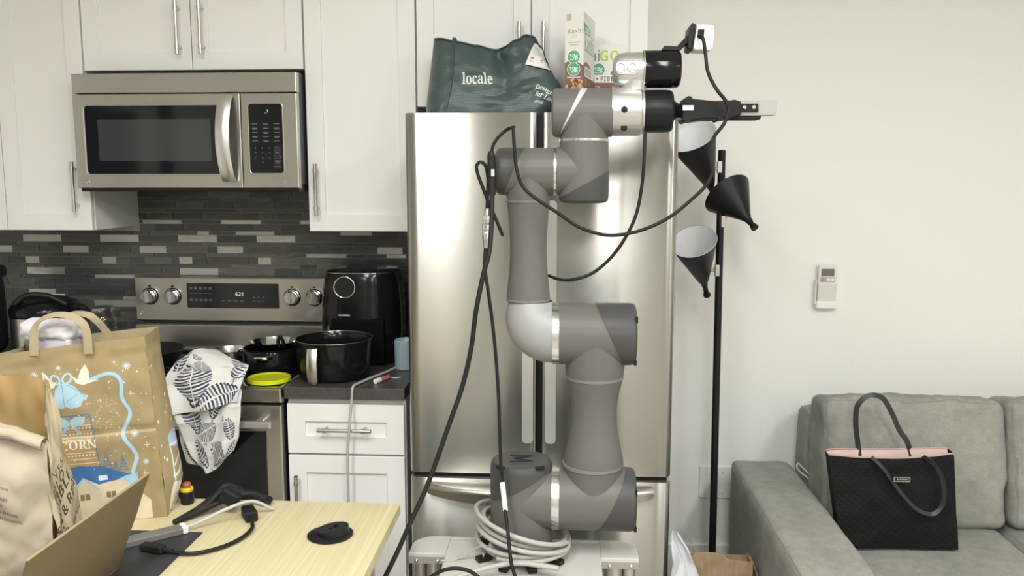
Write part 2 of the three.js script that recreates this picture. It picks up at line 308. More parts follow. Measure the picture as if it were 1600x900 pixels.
// ------------------------------------------------------------------ microwave
{
  const y0 = 1.531, y1 = 1.9095, zf = 0.4066, t = thing('microwave', 'stainless steel microwave with dark window hung under the white cabinet', 'microwave', [0.38, y0, 0.2]);
  put('case', bx(0.001, y0 + 0.012, 0.009, 0.759, y1, zf - 0.032), mat(0.05, 0.05, 0.05, 0.4, 0.3), t);
  put('underside', bx(0.004, y0 - 0.012, 0.01, 0.756, y0 + 0.012, zf - 0.012, 0.004), blackSatin, t);
  put('vent_band', slab([[0, y1 - 0.066], [0.76, y1 - 0.066], [0.76, y1 - 0.002], [0, y1 - 0.002]], zf - 0.034, zf - 0.002, 0.003), steel, t);
  const yt = y1 - 0.069, xs = 0.571;
  const door = put('door', slab([[0, y0], [xs - 0.001, y0], [xs - 0.001, yt], [0, yt]], zf - 0.03, zf, 0.003, [roundRect(0.037, y0 + 0.045, 0.505, yt - 0.036, 0.012).reverse()]), steel, t);
  put('door_trim', slab(roundRect(0.035, y0 + 0.043, 0.507, yt - 0.034, 0.014), zf - 0.006, zf + 0.0012, 0.001, [roundRect(0.039, y0 + 0.047, 0.503, yt - 0.038, 0.011).reverse()]), steelPlain, door);
  put('door_glass', slab(roundRect(0.0365, y0 + 0.0445, 0.5055, yt - 0.0355, 0.012), zf - 0.02, zf - 0.001), blackGlass, door);
  put('window_screen', slab(roundRect(0.082, y0 + 0.09, 0.468, yt - 0.082, 0.004), zf - 0.0012, zf - 0.0006), mat(0.05, 0.05, 0.05, 0.1, 0.0), door);
  put('handle', sheet(6, 26, (u, v) => { const k = Math.sin(v * PI); return V(0.506 + 0.046 * u - 0.004 * k, y0 + 0.022 + (yt - y0 - 0.03) * v, zf + 0.012 + 0.038 * Math.pow(k, 0.7) + 0.006 * Math.sin(u * PI)); }, 0.008), mat(0.74, 0.74, 0.73, 0.3, 0.9), door);
  const logo = put('maker_badge', [new THREE.TorusGeometry(0.0062, 0.0012, 8, 24).translate(0.038, y0 + 0.021, zf + 0.0006), bx(0.0365, y0 + 0.017, zf, 0.0378, y0 + 0.025, zf + 0.001), bx(0.0365, y0 + 0.017, zf, 0.041, y0 + 0.0183, zf + 0.001)], chrome, door);
  const panel = put('control_panel', slab([[xs + 0.001, y0], [0.76, y0], [0.76, yt], [xs + 0.001, yt]], zf - 0.03, zf, 0.003), steel, t);
  const keys = canvas(512, 1024, (g, w, h) => {
    g.fillStyle = '#141416'; g.fillRect(0, 0, w, h); g.fillStyle = '#dff1ff'; g.font = 'bold 60px sans-serif'; g.fillText('_1', 250, 130); g.fillStyle = '#77797c'; g.textAlign = 'center'; g.font = '24px sans-serif';
    for (let r = 0; r < 5; r++) for (let c = 0; c < 3; c++) { const x = 90 + c * 165, y = 300 + r * 62; g.fillRect(x - 42, y - 8, 84, 9); if ((r + c) % 2) g.fillRect(x - 30, y + 8, 60, 8); }
    const d = ['1', '2', '3', '4', '5', '6', '7', '8', '9', '', '0', '']; g.font = 'bold 34px sans-serif'; d.forEach((s, i) => g.fillText(s, 90 + (i % 3) * 105, 660 + Math.floor(i / 3) * 72)); g.strokeStyle = '#66686c'; g.lineWidth = 4;
    for (let r = 0; r < 5; r++) { g.strokeRect(375, 622 + r * 70, 90, 46); g.fillRect(392, 640 + r * 70, 55, 10); }
  });
  put('key_trim', slab(roundRect(0.594, y0 + 0.046, 0.714, yt - 0.031, 0.013), zf - 0.004, zf + 0.0014, 0.001, [roundRect(0.5975, y0 + 0.0495, 0.7105, yt - 0.0345, 0.01).reverse()]), steelPlain, panel);
  const kg = slab(roundRect(0.597, y0 + 0.049, 0.711, yt - 0.034, 0.01), zf - 0.01, zf + 0.0006);
  const uv = kg.attributes.uv; for (let i = 0; i < uv.count; i++) uv.setXY(i, (uv.getX(i) - 0.597) / 0.114, (uv.getY(i) - y0 - 0.049) / (yt - 0.083 - y0));
  put('keypad', kg, mat(1, 1, 1, 0.12, 0, { map: keys, emissiveMap: keys, emissive: new THREE.Color(0.05, 0.05, 0.05) }), panel);
  put('badge', slab(roundRect(0.706, y0 + 0.015, 0.72, y0 + 0.026, 0.002), zf - 0.001, zf + 0.0006), steelPlain, panel);
}

// ------------------------------------------------------------------ cooker
{
  const t = thing('cooker', 'stainless steel electric cooker with black glass top and four knobs', 'cooker', [0.38, 0, 0.33]);
  put('body', bx(0.003, 0.05, 0.012, 0.757, 0.868, 0.615), blackSatin, t);
  put('cooktop', bx(0.0, 0.868, 0.012, 0.760, 0.9105, 0.628, 0.003), blackGlass, t);
  put('front_rim', slab([[0, 0.866], [0.76, 0.866], [0.76, 0.914], [0, 0.914]], 0.625, 0.657, 0.006), steel, t);
  for (const x of [0.748, -0.0015]) put('side_rim', bx(x, 0.904, 0.12, x + 0.0135, 0.9145, 0.64, 0.003), steelPlain, t);
  for (const [x, z, r] of [[0.21, 0.46, 0.1], [0.55, 0.46, 0.09], [0.21, 0.24, 0.075], [0.55, 0.24, 0.08]]) put('burner_ring', new THREE.TorusGeometry(r, 0.0008, 4, 48).rotateX(PI / 2).translate(x, 0.9103, z), mat(0.25, 0.25, 0.25, 0.5), t);
  const riser = put('riser', slab([[0.012, 0.91], [0.748, 0.91], [0.748, 1.012], [0.012, 1.012]], 0.02, 0.105, 0.003), steel, t);
  put('riser_lip', bx(0.03, 0.912, 0.10, 0.735, 0.926, 0.125, 0.005), steelPlain, riser);
  put('riser_gap', bx(0.02, 1.011, 0.02, 0.74, 1.024, 0.06), blackMatt, t);
  const g = put('backguard', slab([[-0.001, 1.022], [0.761, 1.022], [0.761, 1.188], [-0.001, 1.188]], 0.012, 0.066, 0.004), steel, t);
  const clock = canvas(1024, 280, (c, w, h) => {
    c.fillStyle = '#08080a'; c.fillRect(0, 0, w, h); c.fillStyle = '#4b4f52'; for (let r = 0; r < 3; r++) for (let k = 0; k < 5; k++) { c.fillRect(30 + k * 54, 45 + r * 66, 34, r === 1 ? 8 : 26); }
    c.fillStyle = '#e6f0ff'; c.font = 'bold 56px monospace'; c.fillText('621', 540, 140);
    c.fillStyle = '#43474a'; for (let k = 0; k < 4; k++) c.fillRect(380 + k * 70, 190, 44, 12); for (let k = 0; k < 3; k++) { c.fillRect(730 + k * 52, 195, 34, 10); c.fillRect(738 + k * 52, 145, 18, 20); } c.strokeStyle = '#2c2e30'; c.lineWidth = 3; c.strokeRect(890, 30, 100, 130);
  });
  const dg = slab(roundRect(0.203, 1.072, 0.560, 1.167, 0.004), 0.062, 0.068, 0.0008); const uv = dg.attributes.uv; for (let i = 0; i < uv.count; i++) uv.setXY(i, (uv.getX(i) - 0.203) / 0.357, (uv.getY(i) - 1.072) / 0.095);
  put('clock_display', dg, mat(1, 1, 1, 0.1, 0, { map: clock, emissiveMap: clock, emissive: new THREE.Color(0.25, 0.27, 0.32) }), g);
  for (const [x, turn] of [[0.057, 0.1], [0.147, 0.1], [0.612, 0], [0.697, 0.05]]) {
    const k = put('knob', rev(V(x, 1.116, 0), V(0, 0, 1), V(0, 1, 0), [[0.064, 0.029], [0.070, 0.029], [0.071, 0.027], [0.094, 0.0245], [0.0965, 0.0225], [0.0965, 0.0001]], 40), chrome, g);
    put('knob_grip', bx(-0.0065, -0.023, 0.094, 0.0065, 0.023, 0.104, 0.003).rotateZ(turn).translate(x, 1.116, 0), steelPlain, k);
    put('knob_base', rev(V(x, 1.116, 0), V(0, 0, 1), V(0, 1, 0), [[0.0655, 0.033], [0.068, 0.033], [0.068, 0.02]], 40), blackSatin, k);
    put('knob_mark', bx(x - 0.005, 1.152, 0.0655, x + 0.005, 1.158, 0.0664), blackSatin, g);
  }
  put('maker_badge', [new THREE.TorusGeometry(0.0065, 0.0011, 8, 24).translate(0.021, 1.05, 0.0668), bx(0.0195, 1.046, 0.066, 0.0205, 1.054, 0.067), bx(0.0195, 1.046, 0.066, 0.0235, 1.047, 0.067)], chrome, g);
  const d = put('oven_door', slab([[0.003, 0.20], [0.757, 0.20], [0.757, 0.858], [0.003, 0.858]], 0.62, 0.655, 0.004, [[[0.06, 0.27], [0.06, 0.772], [0.705, 0.772], [0.705, 0.27]]]), steel, t);
  put('oven_glass', bx(0.055, 0.265, 0.63, 0.71, 0.777, 0.652), blackGlass, d);
  put('oven_handle', [slab([[0.03, 0.797], [0.738, 0.797], [0.738, 0.820], [0.03, 0.820]], 0.69, 0.708, 0.004), bx(0.05, 0.80, 0.65, 0.075, 0.818, 0.695, 0.003), bx(0.685, 0.80, 0.65, 0.71, 0.818, 0.695, 0.003)], mat(0.72, 0.72, 0.70, 0.3, 0.85), d);
  put('drawer', slab([[0.003, 0.06], [0.757, 0.06], [0.757, 0.192], [0.003, 0.192]], 0.62, 0.655, 0.004), steel, t);
}

// ------------------------------------------------------------------ fridge
const FX0 = 1.1723, FX1 = 1.9641, FZ = 0.712;
{
  const t = thing('fridge', 'tall stainless steel fridge with french doors and bottom freezer drawer', 'fridge', [(FX0 + FX1) / 2, 0, 0.38]);
  put('body', bx(FX0 + 0.004, 0.02, 0.03, FX1 - 0.004, 1.735, FZ - 0.075, 0.004), mat(0.19, 0.19, 0.185, 0.5, 0.3), t);
  for (const x of [FX0 + 0.02, FX1 - 0.09]) put('top_hinge', bx(x, 1.7345, FZ - 0.13, x + 0.07, 1.748, FZ - 0.07, 0.004), blackSatin, t);
  const panel = (x0, x1, y0, y1, bow, ra, rb) => { // door seen from above: gently bowed front, rounded outer edge
    const pts = [[x0, FZ - 0.068]], w = x1 - x0;
    for (let i = 0; i <= 8; i++) { const a = i / 8 * PI / 2; pts.push([x0 + ra - ra * Math.cos(a), FZ - ra + ra * Math.sin(a)]); }
    for (let i = 1; i < 24; i++) { const u = i / 24; pts.push([x0 + ra + (w - ra - rb) * u, FZ + bow(u)]); }
    for (let i = 0; i <= 8; i++) { const a = i / 8 * PI / 2; pts.push([x1 - rb + rb * Math.sin(a), FZ - rb + rb * Math.cos(a)]); }
    pts.push([x1, FZ - 0.068]);
    const s = new THREE.Shape(pts.map(([x, z]) => new THREE.Vector2(x, -z)));
    const g = new THREE.ExtrudeGeometry(s, { depth: y1 - y0 - 0.006, bevelEnabled: true, bevelSize: 0.003, bevelOffset: -0.003, bevelThickness: 0.003, bevelSegments: 2 });
    return toCreasedNormals(metric(toCreasedNormals(g.rotateX(-PI / 2).translate(0, y0 + 0.003, 0), 0.5)), 0.5);
  };
  const xm = 1.5665, yb = 0.672, yt = 1.752;
  const bow = () => (u) => 0.0010 * Math.sin(PI * u);
  const a = put('left_door', panel(FX0, xm - 0.009, yb, yt, bow(1), 0.022, 0.006), steelV, t);
  const b = put('right_door', panel(xm + 0.009, FX1, yb, yt, bow(-1), 0.006, 0.022), steelV, t);
  put('door_gap', bx(xm - 0.0085, yb, FZ - 0.07, xm + 0.0085, yt - 0.004, FZ - 0.02), blackMatt, t);
  put('hand_recess', slab(roundRect(1.516, 0.77, 1.549, 1.50, 0.012), FZ - 0.001, FZ + 0.0022, 0.001), mat(0.62, 0.62, 0.59, 0.4, 0.3), a);
  put('hand_recess', slab(roundRect(1.585, 0.77, 1.617, 1.50, 0.012), FZ - 0.001, FZ + 0.0022, 0.001), mat(0.62, 0.62, 0.59, 0.4, 0.3), b);
  put('drawer_gap', bx(FX0 + 0.01, 0.652, FZ - 0.07, FX1 - 0.01, 0.675, FZ - 0.018), blackMatt, t);
  const f = put('freezer_drawer', panel(FX0, FX1, 0.06, 0.656, (u) => 0.001 * Math.sin(PI * u), 0.022, 0.022), steelV, t);
  put('freezer_handle', sheet(48, 16, (u, v) => { const k = Math.pow(Math.sin(PI * (0.02 + 0.96 * u)), 0.55), a = v < 0.45 ? v / 0.45 : 1, b = v < 0.45 ? 0 : (v - 0.45) / 0.55; return V(1.232 + 0.678 * u, 0.640 - 0.010 * a - b * 0.040 * (0.25 + 0.75 * k), FZ + 0.004 + 0.058 * k * Math.sin(a * PI / 2) - 0.012 * b * k); }, 0.006), steel, f);
  put('base_grille', bx(FX0 + 0.02, 0.0, 0.05, FX1 - 0.02, 0.06, FZ - 0.06), blackSatin, t);
}

// ------------------------------------------------------------------ robot arm on its cart
const RZ = 1.06;                                          // the arm's own plane
const R = (px, py) => at(px, py, RZ);
const mpp = (py) => R(821, py).x - R(820, py).x;          // metres per pixel of the photograph in that plane
const AX = V(1, 0, 0), AY = V(0, 1, 0), AZ = V(0, 0, 1);
// horizontal / vertical round housing; rows in photograph units [along, radius, slant]
const hh = (py, rows, seg, crease) => { const m = mpp(py), o = R(820, py); return rev(V(0, o.y, RZ), AX, AY, rows.map(([x, r, k = 0]) => [R(x, py).x, r * m, k]), seg, crease); };
const vv = (px, rows, seg, crease) => rev(V(R(px, 600).x, 0, RZ), AY, AX, rows.map(([y, r, k = 0]) => [R(px, y).y, r * mpp(y), k]), seg, crease);
const CART_Y = 0.585;
{
  const t = thing('industrial_robot', 'grey jointed robot arm with white elbow and black gripper standing on the white cart', 'robot arm', [R(815, 850).x, CART_Y, RZ]);
  // base column with its slanted dark cap
  const base = put('base_housing', [rev(V(R(815, 600).x, 0, RZ), AY, AX, [[CART_Y + 0.001, 48 * mpp(850)], [R(815, 840).y, 48 * mpp(845)], [R(815, 760).y, 48 * mpp(760)], [R(815, 751).y, 48.3 * mpp(751), 0.547]]), hh(776, [[815, 48.5], [862, 48.5]])], robotGrey, t);
  const cap = put('base_cap', vv(815, [[751, 48.6, 0.547], [731, 48.4], [722, 47.5], [718, 45], [716.5, 41], [716, 36], [716, 0.01]]), robotDark, t);
  const c = R(815, 716); c.z = RZ; const mk = mpp(716);
  const lg = [[-18, 9], [18, 9], [-12, 1], [18, -7], [-18, -9]].map(([a, b]) => V(c.x + a * mk, c.y + 0.0012, c.z + (2 - b) * 1.6 * mk));
  put('cap_mark', [tube([lg[0], lg[1]], 0.0012, 2, 5), tube([lg[1], lg[2]], 0.0012, 2, 5), tube([lg[2], lg[3]], 0.0012, 2, 5), tube([lg[3], lg[4]], 0.0012, 2, 5)], blackMatt, cap);
  for (const s of [-1, 1]) put('cap_slot', bx(-0.012, -0.004, -0.005, 0.012, 0.004, 0.005, 0.002).rotateY(s * 0.5).translate(c.x + s * 30 * mk, c.y - 0.004, c.z + 37 * mk), blackMatt, cap);
  put('base_flange', lathe(R(815, 850).x, CART_Y + 0.0008, RZ, [[0.0815, 0], [0.091, 0], [0.092, 0.002], [0.092, 0.012], [0.090, 0.014], [0.0815, 0.03]]), alu, t);
  for (const a of [0.6, 1.3, 1.9, 2.6, 3.6, 5.0]) { const q = V(R(815, 868).x + Math.cos(a) * 0.112, CART_Y + 0.0075, RZ + Math.sin(a) * 0.112); put('base_clamp', bx(-0.018, -0.0065, -0.012, 0.018, 0.0065, 0.012, 0.003).rotateY(-a).translate(q.x, q.y, q.z), blackSatin, t); put('bolt', cyl(V(q.x, q.y + 0.005, q.z), V(q.x, q.y + 0.012, q.z), 0.0065, 0.0065, 6), chrome, t); }
  put('joint_ring', hh(776, [[862, 47], [862, 49.3], [873.5, 49.3], [873.5, 47]]), ringMat, t);
  // shoulder with slanted end cap
  put('shoulder_housing', [hh(776, [[874, 48.4], [950, 48.4], [953, 48.4, 0.47]]), vv(928, [[776, 44], [735, 44.5], [727, 46]])], robotGrey, t);
  put('shoulder_cap', hh(776, [[953, 48.9, 0.47], [983, 48.7], [988, 47.6], [991, 44.5], [992, 41], [992, 0.01]]), robotDark, t);
  put('cap_notch', bx(-0.004, -0.007, -0.012, 0.003, 0.007, 0.012).translate(R(991, 757).x, R(991, 757).y, RZ + 0.055), blackMatt, t); put('cap_notch', bx(-0.004, -0.006, -0.012, 0.003, 0.006, 0.012).translate(R(991, 818).x, R(991, 818).y, RZ + 0.03), blackMatt, t);
  // upper arm
  const seam = mat(0.19, 0.185, 0.175, 0.4);
  put('arm_seam', vv(928, [[727, 45.5], [726, 47], [722, 47], [721, 45]]), seam, t); put('arm_seam', vv(929, [[591, 43.2], [590, 44.6], [586, 44.8], [585, 43.4]]), seam, t);
  put('upper_arm', vv(929, [[723, 46], [712, 45], [700, 42.6], [685, 38.8], [670, 36.2], [655, 35], [645, 34.8], [632, 35.4], [618, 37.2], [606, 39.8], [596, 42.4], [588, 44.2], [575, 45.6], [560, 46], [530, 46]], 56, 0), robotGrey, t);
  // elbow with slanted end cap
  put('elbow_housing', hh(520, [[873.5, 48], [950, 48], [952.5, 48, -0.469]]), robotGrey, t);
  put('elbow_cap', hh(520, [[952.5, 48.5, -0.469], [984, 48.3], [989, 47.2], [992, 44.4], [993, 41], [993, 0.01]]), robotDark, t);
  put('cap_notch', bx(-0.004, -0.007, -0.012, 0.003, 0.007, 0.012).translate(R(992, 494).x, R(992, 494).y, RZ + 0.052), blackMatt, t); put('cap_notch', bx(-0.004, -0.006, -0.012, 0.003, 0.006, 0.012).translate(R(991, 562).x, R(991, 562).y, RZ + 0.03), blackMatt, t);
  put('joint_ring', hh(520, [[863, 46], [863, 48.9], [873.5, 48.9], [873.5, 46]]), ringMat, t);
  { // white elbow: round sections swung about the inner corner
    const p = R(863, 470), m = mpp(500);
    const bend = grid(48, 24, (u, v) => { const r = (33.5 + 15 * Math.sin(v * PI / 2)) * m, a = v * PI / 2, th = u * 2 * PI, d = V(-Math.cos(a), -Math.sin(a), 0), q = V(p.x, p.y, RZ).addScaledVector(d, r + r * Math.cos(th)); q.z += r * Math.sin(th); return q; });
    put('white_elbow', bend, robotWhite, t);
  }
  // forearm
  put('forearm', vv(825, [[469, 34], [462, 33.8], [450, 32.5], [430, 30.6], [410, 29.2], [392, 28.6], [375, 28.8], [355, 29.8], [335, 31.4], [318, 33.2], [308, 34.2], [290, 35], [262, 35]], 56, 0), robotGrey, t);
  put('arm_seam', vv(825, [[469.5, 33], [469, 34.8], [466, 34.8], [465, 33]]), seam, t); put('arm_seam', vv(824, [[317, 32.5], [316, 34.2], [313, 34.4], [312, 33]]), seam, t);
  // first wrist
  put('wrist_housing', hh(268, [[866, 36.6], [815, 36.6], [804, 36.6, 0.45]]), robotGrey, t);
  put('wrist_cap', hh(268, [[804, 36.9, 0.45], [784, 36.6], [779, 35.4], [776, 32.5], [775, 29], [775, 0.01]]), robotDark, t);
  put('joint_ring', hh(267, [[865.5, 35], [865.5, 37.6], [869.5, 37.6], [869.5, 35]]), ringMat, t);
  // second wrist
  put('wrist_housing', [hh(267, [[870, 37], [908, 37]]), vv(908.5, [[220, 37.8], [270, 38.6], [288, 38.8, 0.54]])], robotGrey, t);
  put('wrist_cap', vv(908.5, [[288, 39.2, 0.54], [308, 38.8], [313, 37.6], [316, 34.5], [317, 30], [317, 0.01]]), robotDark, t);
  put('joint_ring', vv(908.5, [[221.5, 36], [221.5, 38.4], [217.5, 38.4], [217.5, 36]]), ringMat, t);
  // third wrist, crossed by a pale crescent seam
  put('wrist_housing', [hh(177, [[893, 37.4, 0.5], [900, 37.4], [956, 37.2]]), vv(908.5, [[218, 37.4], [180, 37.4]])], robotGrey, t);
  put('crescent_band', hh(177, [[890.5, 37.7, 0.46], [895.5, 37.7, 0.6]]), mat(0.58, 0.58, 0.57, 0.4), t);
  put('wrist_cap', hh(177, [[891, 37.5, 0.46], [869, 37.2], [865, 36], [862.8, 33], [862, 29], [862, 0.01]]), robotGrey, t);
  // tool flange
  const fl = put('tool_flange', hh(175, [[954.5, 37], [957, 37.4], [996, 37.4], [1000, 37], [1002, 34.5], [1005, 34.3], [1005, 30]]), silver, t);
  for (const y of [174, 201]) { const q = R(973, y), h = (q.y - R(973, 175).y), zz = Math.sqrt(Math.max(0, (37.4 * mpp(175)) ** 2 - h * h)); put('screw_hole', cyl(V(q.x, q.y, RZ + zz - 0.004), V(q.x, q.y + h * 0.03, RZ + zz + 0.0012), 0.0085, 0.0085, 6), blackMatt, fl); }
  put('tool_coupling', hh(175, [[1004, 28], [1006, 31.6], [1010, 32.4], [1040, 32.4], [1047, 31.5], [1050, 29], [1051, 24], [1052, 0.01]]), blackSatin, t);
  // camera head above the flange
  const m1 = mpp(110), cam = put('camera_mount', hh(111, [[957, 0.01], [957.5, 14], [960, 20], [966, 24.6], [975, 26.4], [1004, 26.8], [1004, 20]], 48, 0.7), silver, t);
  put('camera_foot', vv(982, [[144, 20], [136, 20], [126, 22]]), silver, cam);
  { const zz = RZ + 25.5 * m1, p0 = R(960, 119), p1 = R(995, 99); put('screw_plate', slab(roundRect(p0.x, p0.y, p1.x, p1.y, 0.012), zz - 0.012, zz + 0.0012, 0.001), silver, cam);
    for (const x of [968, 986]) { const q = R(x, 109); put('cap_screw', [new THREE.TorusGeometry(0.0105, 0.0022, 8, 24).translate(q.x, q.y, zz + 0.0015), cyl(V(q.x, q.y, zz - 0.002), V(q.x, q.y, zz + 0.003), 0.007, 0.007, 6)], alu, cam); } }
  const cb = put('camera_body', hh(110, [[1003.5, 20], [1003.5, 28], [1005, 28.6], [1054, 28.6], [1059, 27.8], [1062, 25], [1062.5, 20], [1062.5, 0.01]]), blackGloss, t);
  put('camera_band', [hh(110, [[1004, 28.7], [1006, 29], [1006, 28.7]])], silver, cb);
  // small camera on a bracket
  const br = put('camera_bracket', [slab([R(1032, 80), R(1060, 81), R(1060, 74), R(1037, 73)].map((p) => [p.x, p.y]), RZ - 0.018, RZ + 0.018, 0.002), slab([R(1057, 81), R(1062, 80), R(1076, 66), R(1073, 56), R(1058, 72)].map((p) => [p.x, p.y]), RZ - 0.018, RZ + 0.018, 0.002), slab([R(1071, 79), R(1078, 82), R(1084, 42), R(1079, 39), R(1074, 46)].map((p) => [p.x, p.y]), RZ - 0.035, RZ + 0.035, 0.003)], blackSatin, t);
  const wc = put('wrist_camera', slab([R(1080, 79), R(1083, 81), R(1105, 82), R(1110, 79), R(1113, 50), R(1112, 44), R(1109, 42.5), R(1086, 41.5)].map((p) => [p.x, p.y]), RZ - 0.03, RZ + 0.034, 0.004), plasticWhite, br);
  void wc;
  put('camera_socket', slab([R(1086, 62), R(1095, 62), R(1096, 51), R(1087, 51)].map((p) => [p.x, p.y]), RZ + 0.030, RZ + 0.046, 0.001), blackMatt, br);
  // gripper
  const o = (list) => list.map(([x, y]) => { const p = R(x, y); return [p.x, p.y]; });
  const g = put('gripper', [hh(174, [[1050, 17], [1056, 13], [1063, 9.5], [1072, 9.5]]), slab(o([[1062, 187], [1064, 160], [1070, 157], [1085, 157.5], [1110, 160], [1137, 159], [1143, 158], [1152, 161], [1153, 181], [1133, 187.5], [1095, 188], [1078, 191], [1066, 190]]), RZ - 0.045, RZ + 0.045, 0.004)], blackSatin, t);
  put('gripper_label', slab(o([[1062.5, 175], [1079.5, 175], [1079.5, 167], [1062.5, 167]]), RZ + 0.044, RZ + 0.0465, 0.0004), alu, g);
  put('knuckle', [cyl(R(1072, 159).setZ(RZ - 0.05), R(1072, 159).setZ(RZ + 0.05), 0.009), cyl(R(1069, 187).setZ(RZ - 0.05), R(1069, 187).setZ(RZ + 0.05), 0.0085), cyl(R(1120, 187).setZ(RZ - 0.04), R(1120, 187).setZ(RZ + 0.046), 0.005)], rubber, g);
  put('fingertip_pad', slab(roundRect(R(1150, 182).x, R(1150, 181.5).y, R(1211, 158).x, R(1150, 158).y, 0.006), RZ - 0.008, RZ + 0.022, 0.002), mat(0.40, 0.395, 0.375, 0.6), g);
  const fp = put('finger_plate', slab(o([[1150, 176], [1181, 176], [1181, 163.5], [1150, 163.5]]), RZ + 0.02, RZ + 0.028, 0.001), blackSatin, g);
  void fp;
  for (const x of [1159.5, 1174]) put('screw', [new THREE.TorusGeometry(0.0032, 0.0014, 8, 16).translate(R(x, 169).x, R(x, 169).y, RZ + 0.029), cyl(R(x, 169).setZ(RZ + 0.026), R(x, 169).setZ(RZ + 0.03), 0.003)], chrome, g);
  put('finger', slab(o([[1136, 188], [1182, 188], [1186, 186.5], [1187, 181.8], [1136, 181.8]]), RZ - 0.02, RZ + 0.018, 0.002), blackSatin, g);
}
{ // the cart
  const t = thing('robot_cart', 'white wheeled metal cart under the robot arm', 'cart', [1.535, 0, 1.3]);
  const X = [1.334, 1.741], Z0 = 0.972;
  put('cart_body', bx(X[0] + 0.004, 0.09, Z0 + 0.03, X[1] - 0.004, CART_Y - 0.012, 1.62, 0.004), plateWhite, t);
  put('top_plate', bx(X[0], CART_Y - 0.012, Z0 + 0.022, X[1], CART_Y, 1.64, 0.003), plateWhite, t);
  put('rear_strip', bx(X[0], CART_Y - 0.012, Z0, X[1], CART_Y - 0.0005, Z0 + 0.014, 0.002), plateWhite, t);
  for (const s of [-1, 1]) {
    const e = s < 0 ? X[0] : X[1], f = e + s * 0.098, n = 8, z1 = 1.082, r = 0.06, pts = [[e, -Z0], [e, -z1], [f, -z1]];
    for (let i = 0; i <= n; i++) { const a = i / n * PI / 2; pts.push([f - s * r + s * r * Math.cos(a), -(Z0 + r) + r * Math.sin(a)]); }
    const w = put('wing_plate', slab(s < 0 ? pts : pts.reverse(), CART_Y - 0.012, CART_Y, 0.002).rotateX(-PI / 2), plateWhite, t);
    put('corner_post', [cyl(V(e + s * 0.035, 0.12, 1.05), V(e + s * 0.035, CART_Y - 0.012, 1.05), 0.021)], alu, t);
    put('corner_post', [cyl(V(e + s * 0.075, 0.12, 1.02), V(e + s * 0.075, CART_Y - 0.012, 1.02), 0.02)], alu, t);
    put('post_bracket', bx(Math.min(e, f), CART_Y - 0.2, Z0 + 0.015, Math.max(e, f), CART_Y - 0.012, Z0 + 0.025), mat(0.5, 0.5, 0.48, 0.35, 0.8), t);
    for (const k of [0.022, 0.078]) put('screw', [new THREE.SphereGeometry(0.0055, 12, 8).translate(e + s * k, CART_Y - 0.022, z1 - 0.001)], chrome, w);
    put('lip', bx(Math.min(e, f), CART_Y - 0.03, z1 - 0.006, Math.max(e, f), CART_Y - 0.01, z1 - 0.0005, 0.001), mat(0.5, 0.5, 0.48, 0.35, 0.8), t);
  }
  for (const x of X) for (const z of [1.06, 1.55]) put('caster', [cyl(V(x - 0.02, 0.045, z), V(x + 0.02, 0.045, z), 0.045), bx(x - 0.03, 0.04, z - 0.02, x + 0.03, 0.1, z + 0.02, 0.004)], rubber, t);
}
{ // grey cable wound round the base column
  const cx = R(815, 850).x, pts = [], N = 6.3;
  for (let i = 0; i <= N * 22; i++) {
    const a = i / 22 * 2 * PI + 0.4, k = i / (N * 22), lay = Math.floor(i / 22);
    const rad = 0.113 + 0.012 * Math.sin(a * 0.37 + 1) + 0.004 * Math.sin(lay * 2.3);
    pts.push(V(cx + 0.004 + rad * Math.cos(a), CART_Y + 0.088 - 0.055 * k - 0.042 * (1 - k) * Math.cos(a) + 0.006 * Math.sin(a + lay * 0.55) * Math.cos(lay), RZ + rad * Math.sin(a)));
  }
  pts.push(...path(1.2, [[872, 888, 1.215], [805, 880, 1.205], [740, 893, 1.235], [690, 912, 1.27]]).map((p) => p.setY(Math.max(p.y, CART_Y + 0.0075))));
  tag(put('coiled_cable', tube(pts, 0.0062, pts.length * 3, 9), cableGrey), 'thick pale grey cable coiled round the foot of the robot arm', 'cable');
  tag(put('thin_cable', capped([...path(1.0, [[752, 853, 1.13], [740, 859, 1.12], [712, 876, 1.12], [690, 892, 1.13]]).map((p) => p.setY(Math.max(p.y, CART_Y + 0.003)))], 0.0028), cableGrey), 'thin pale grey cable running over the cart top from the coil', 'cable');
}
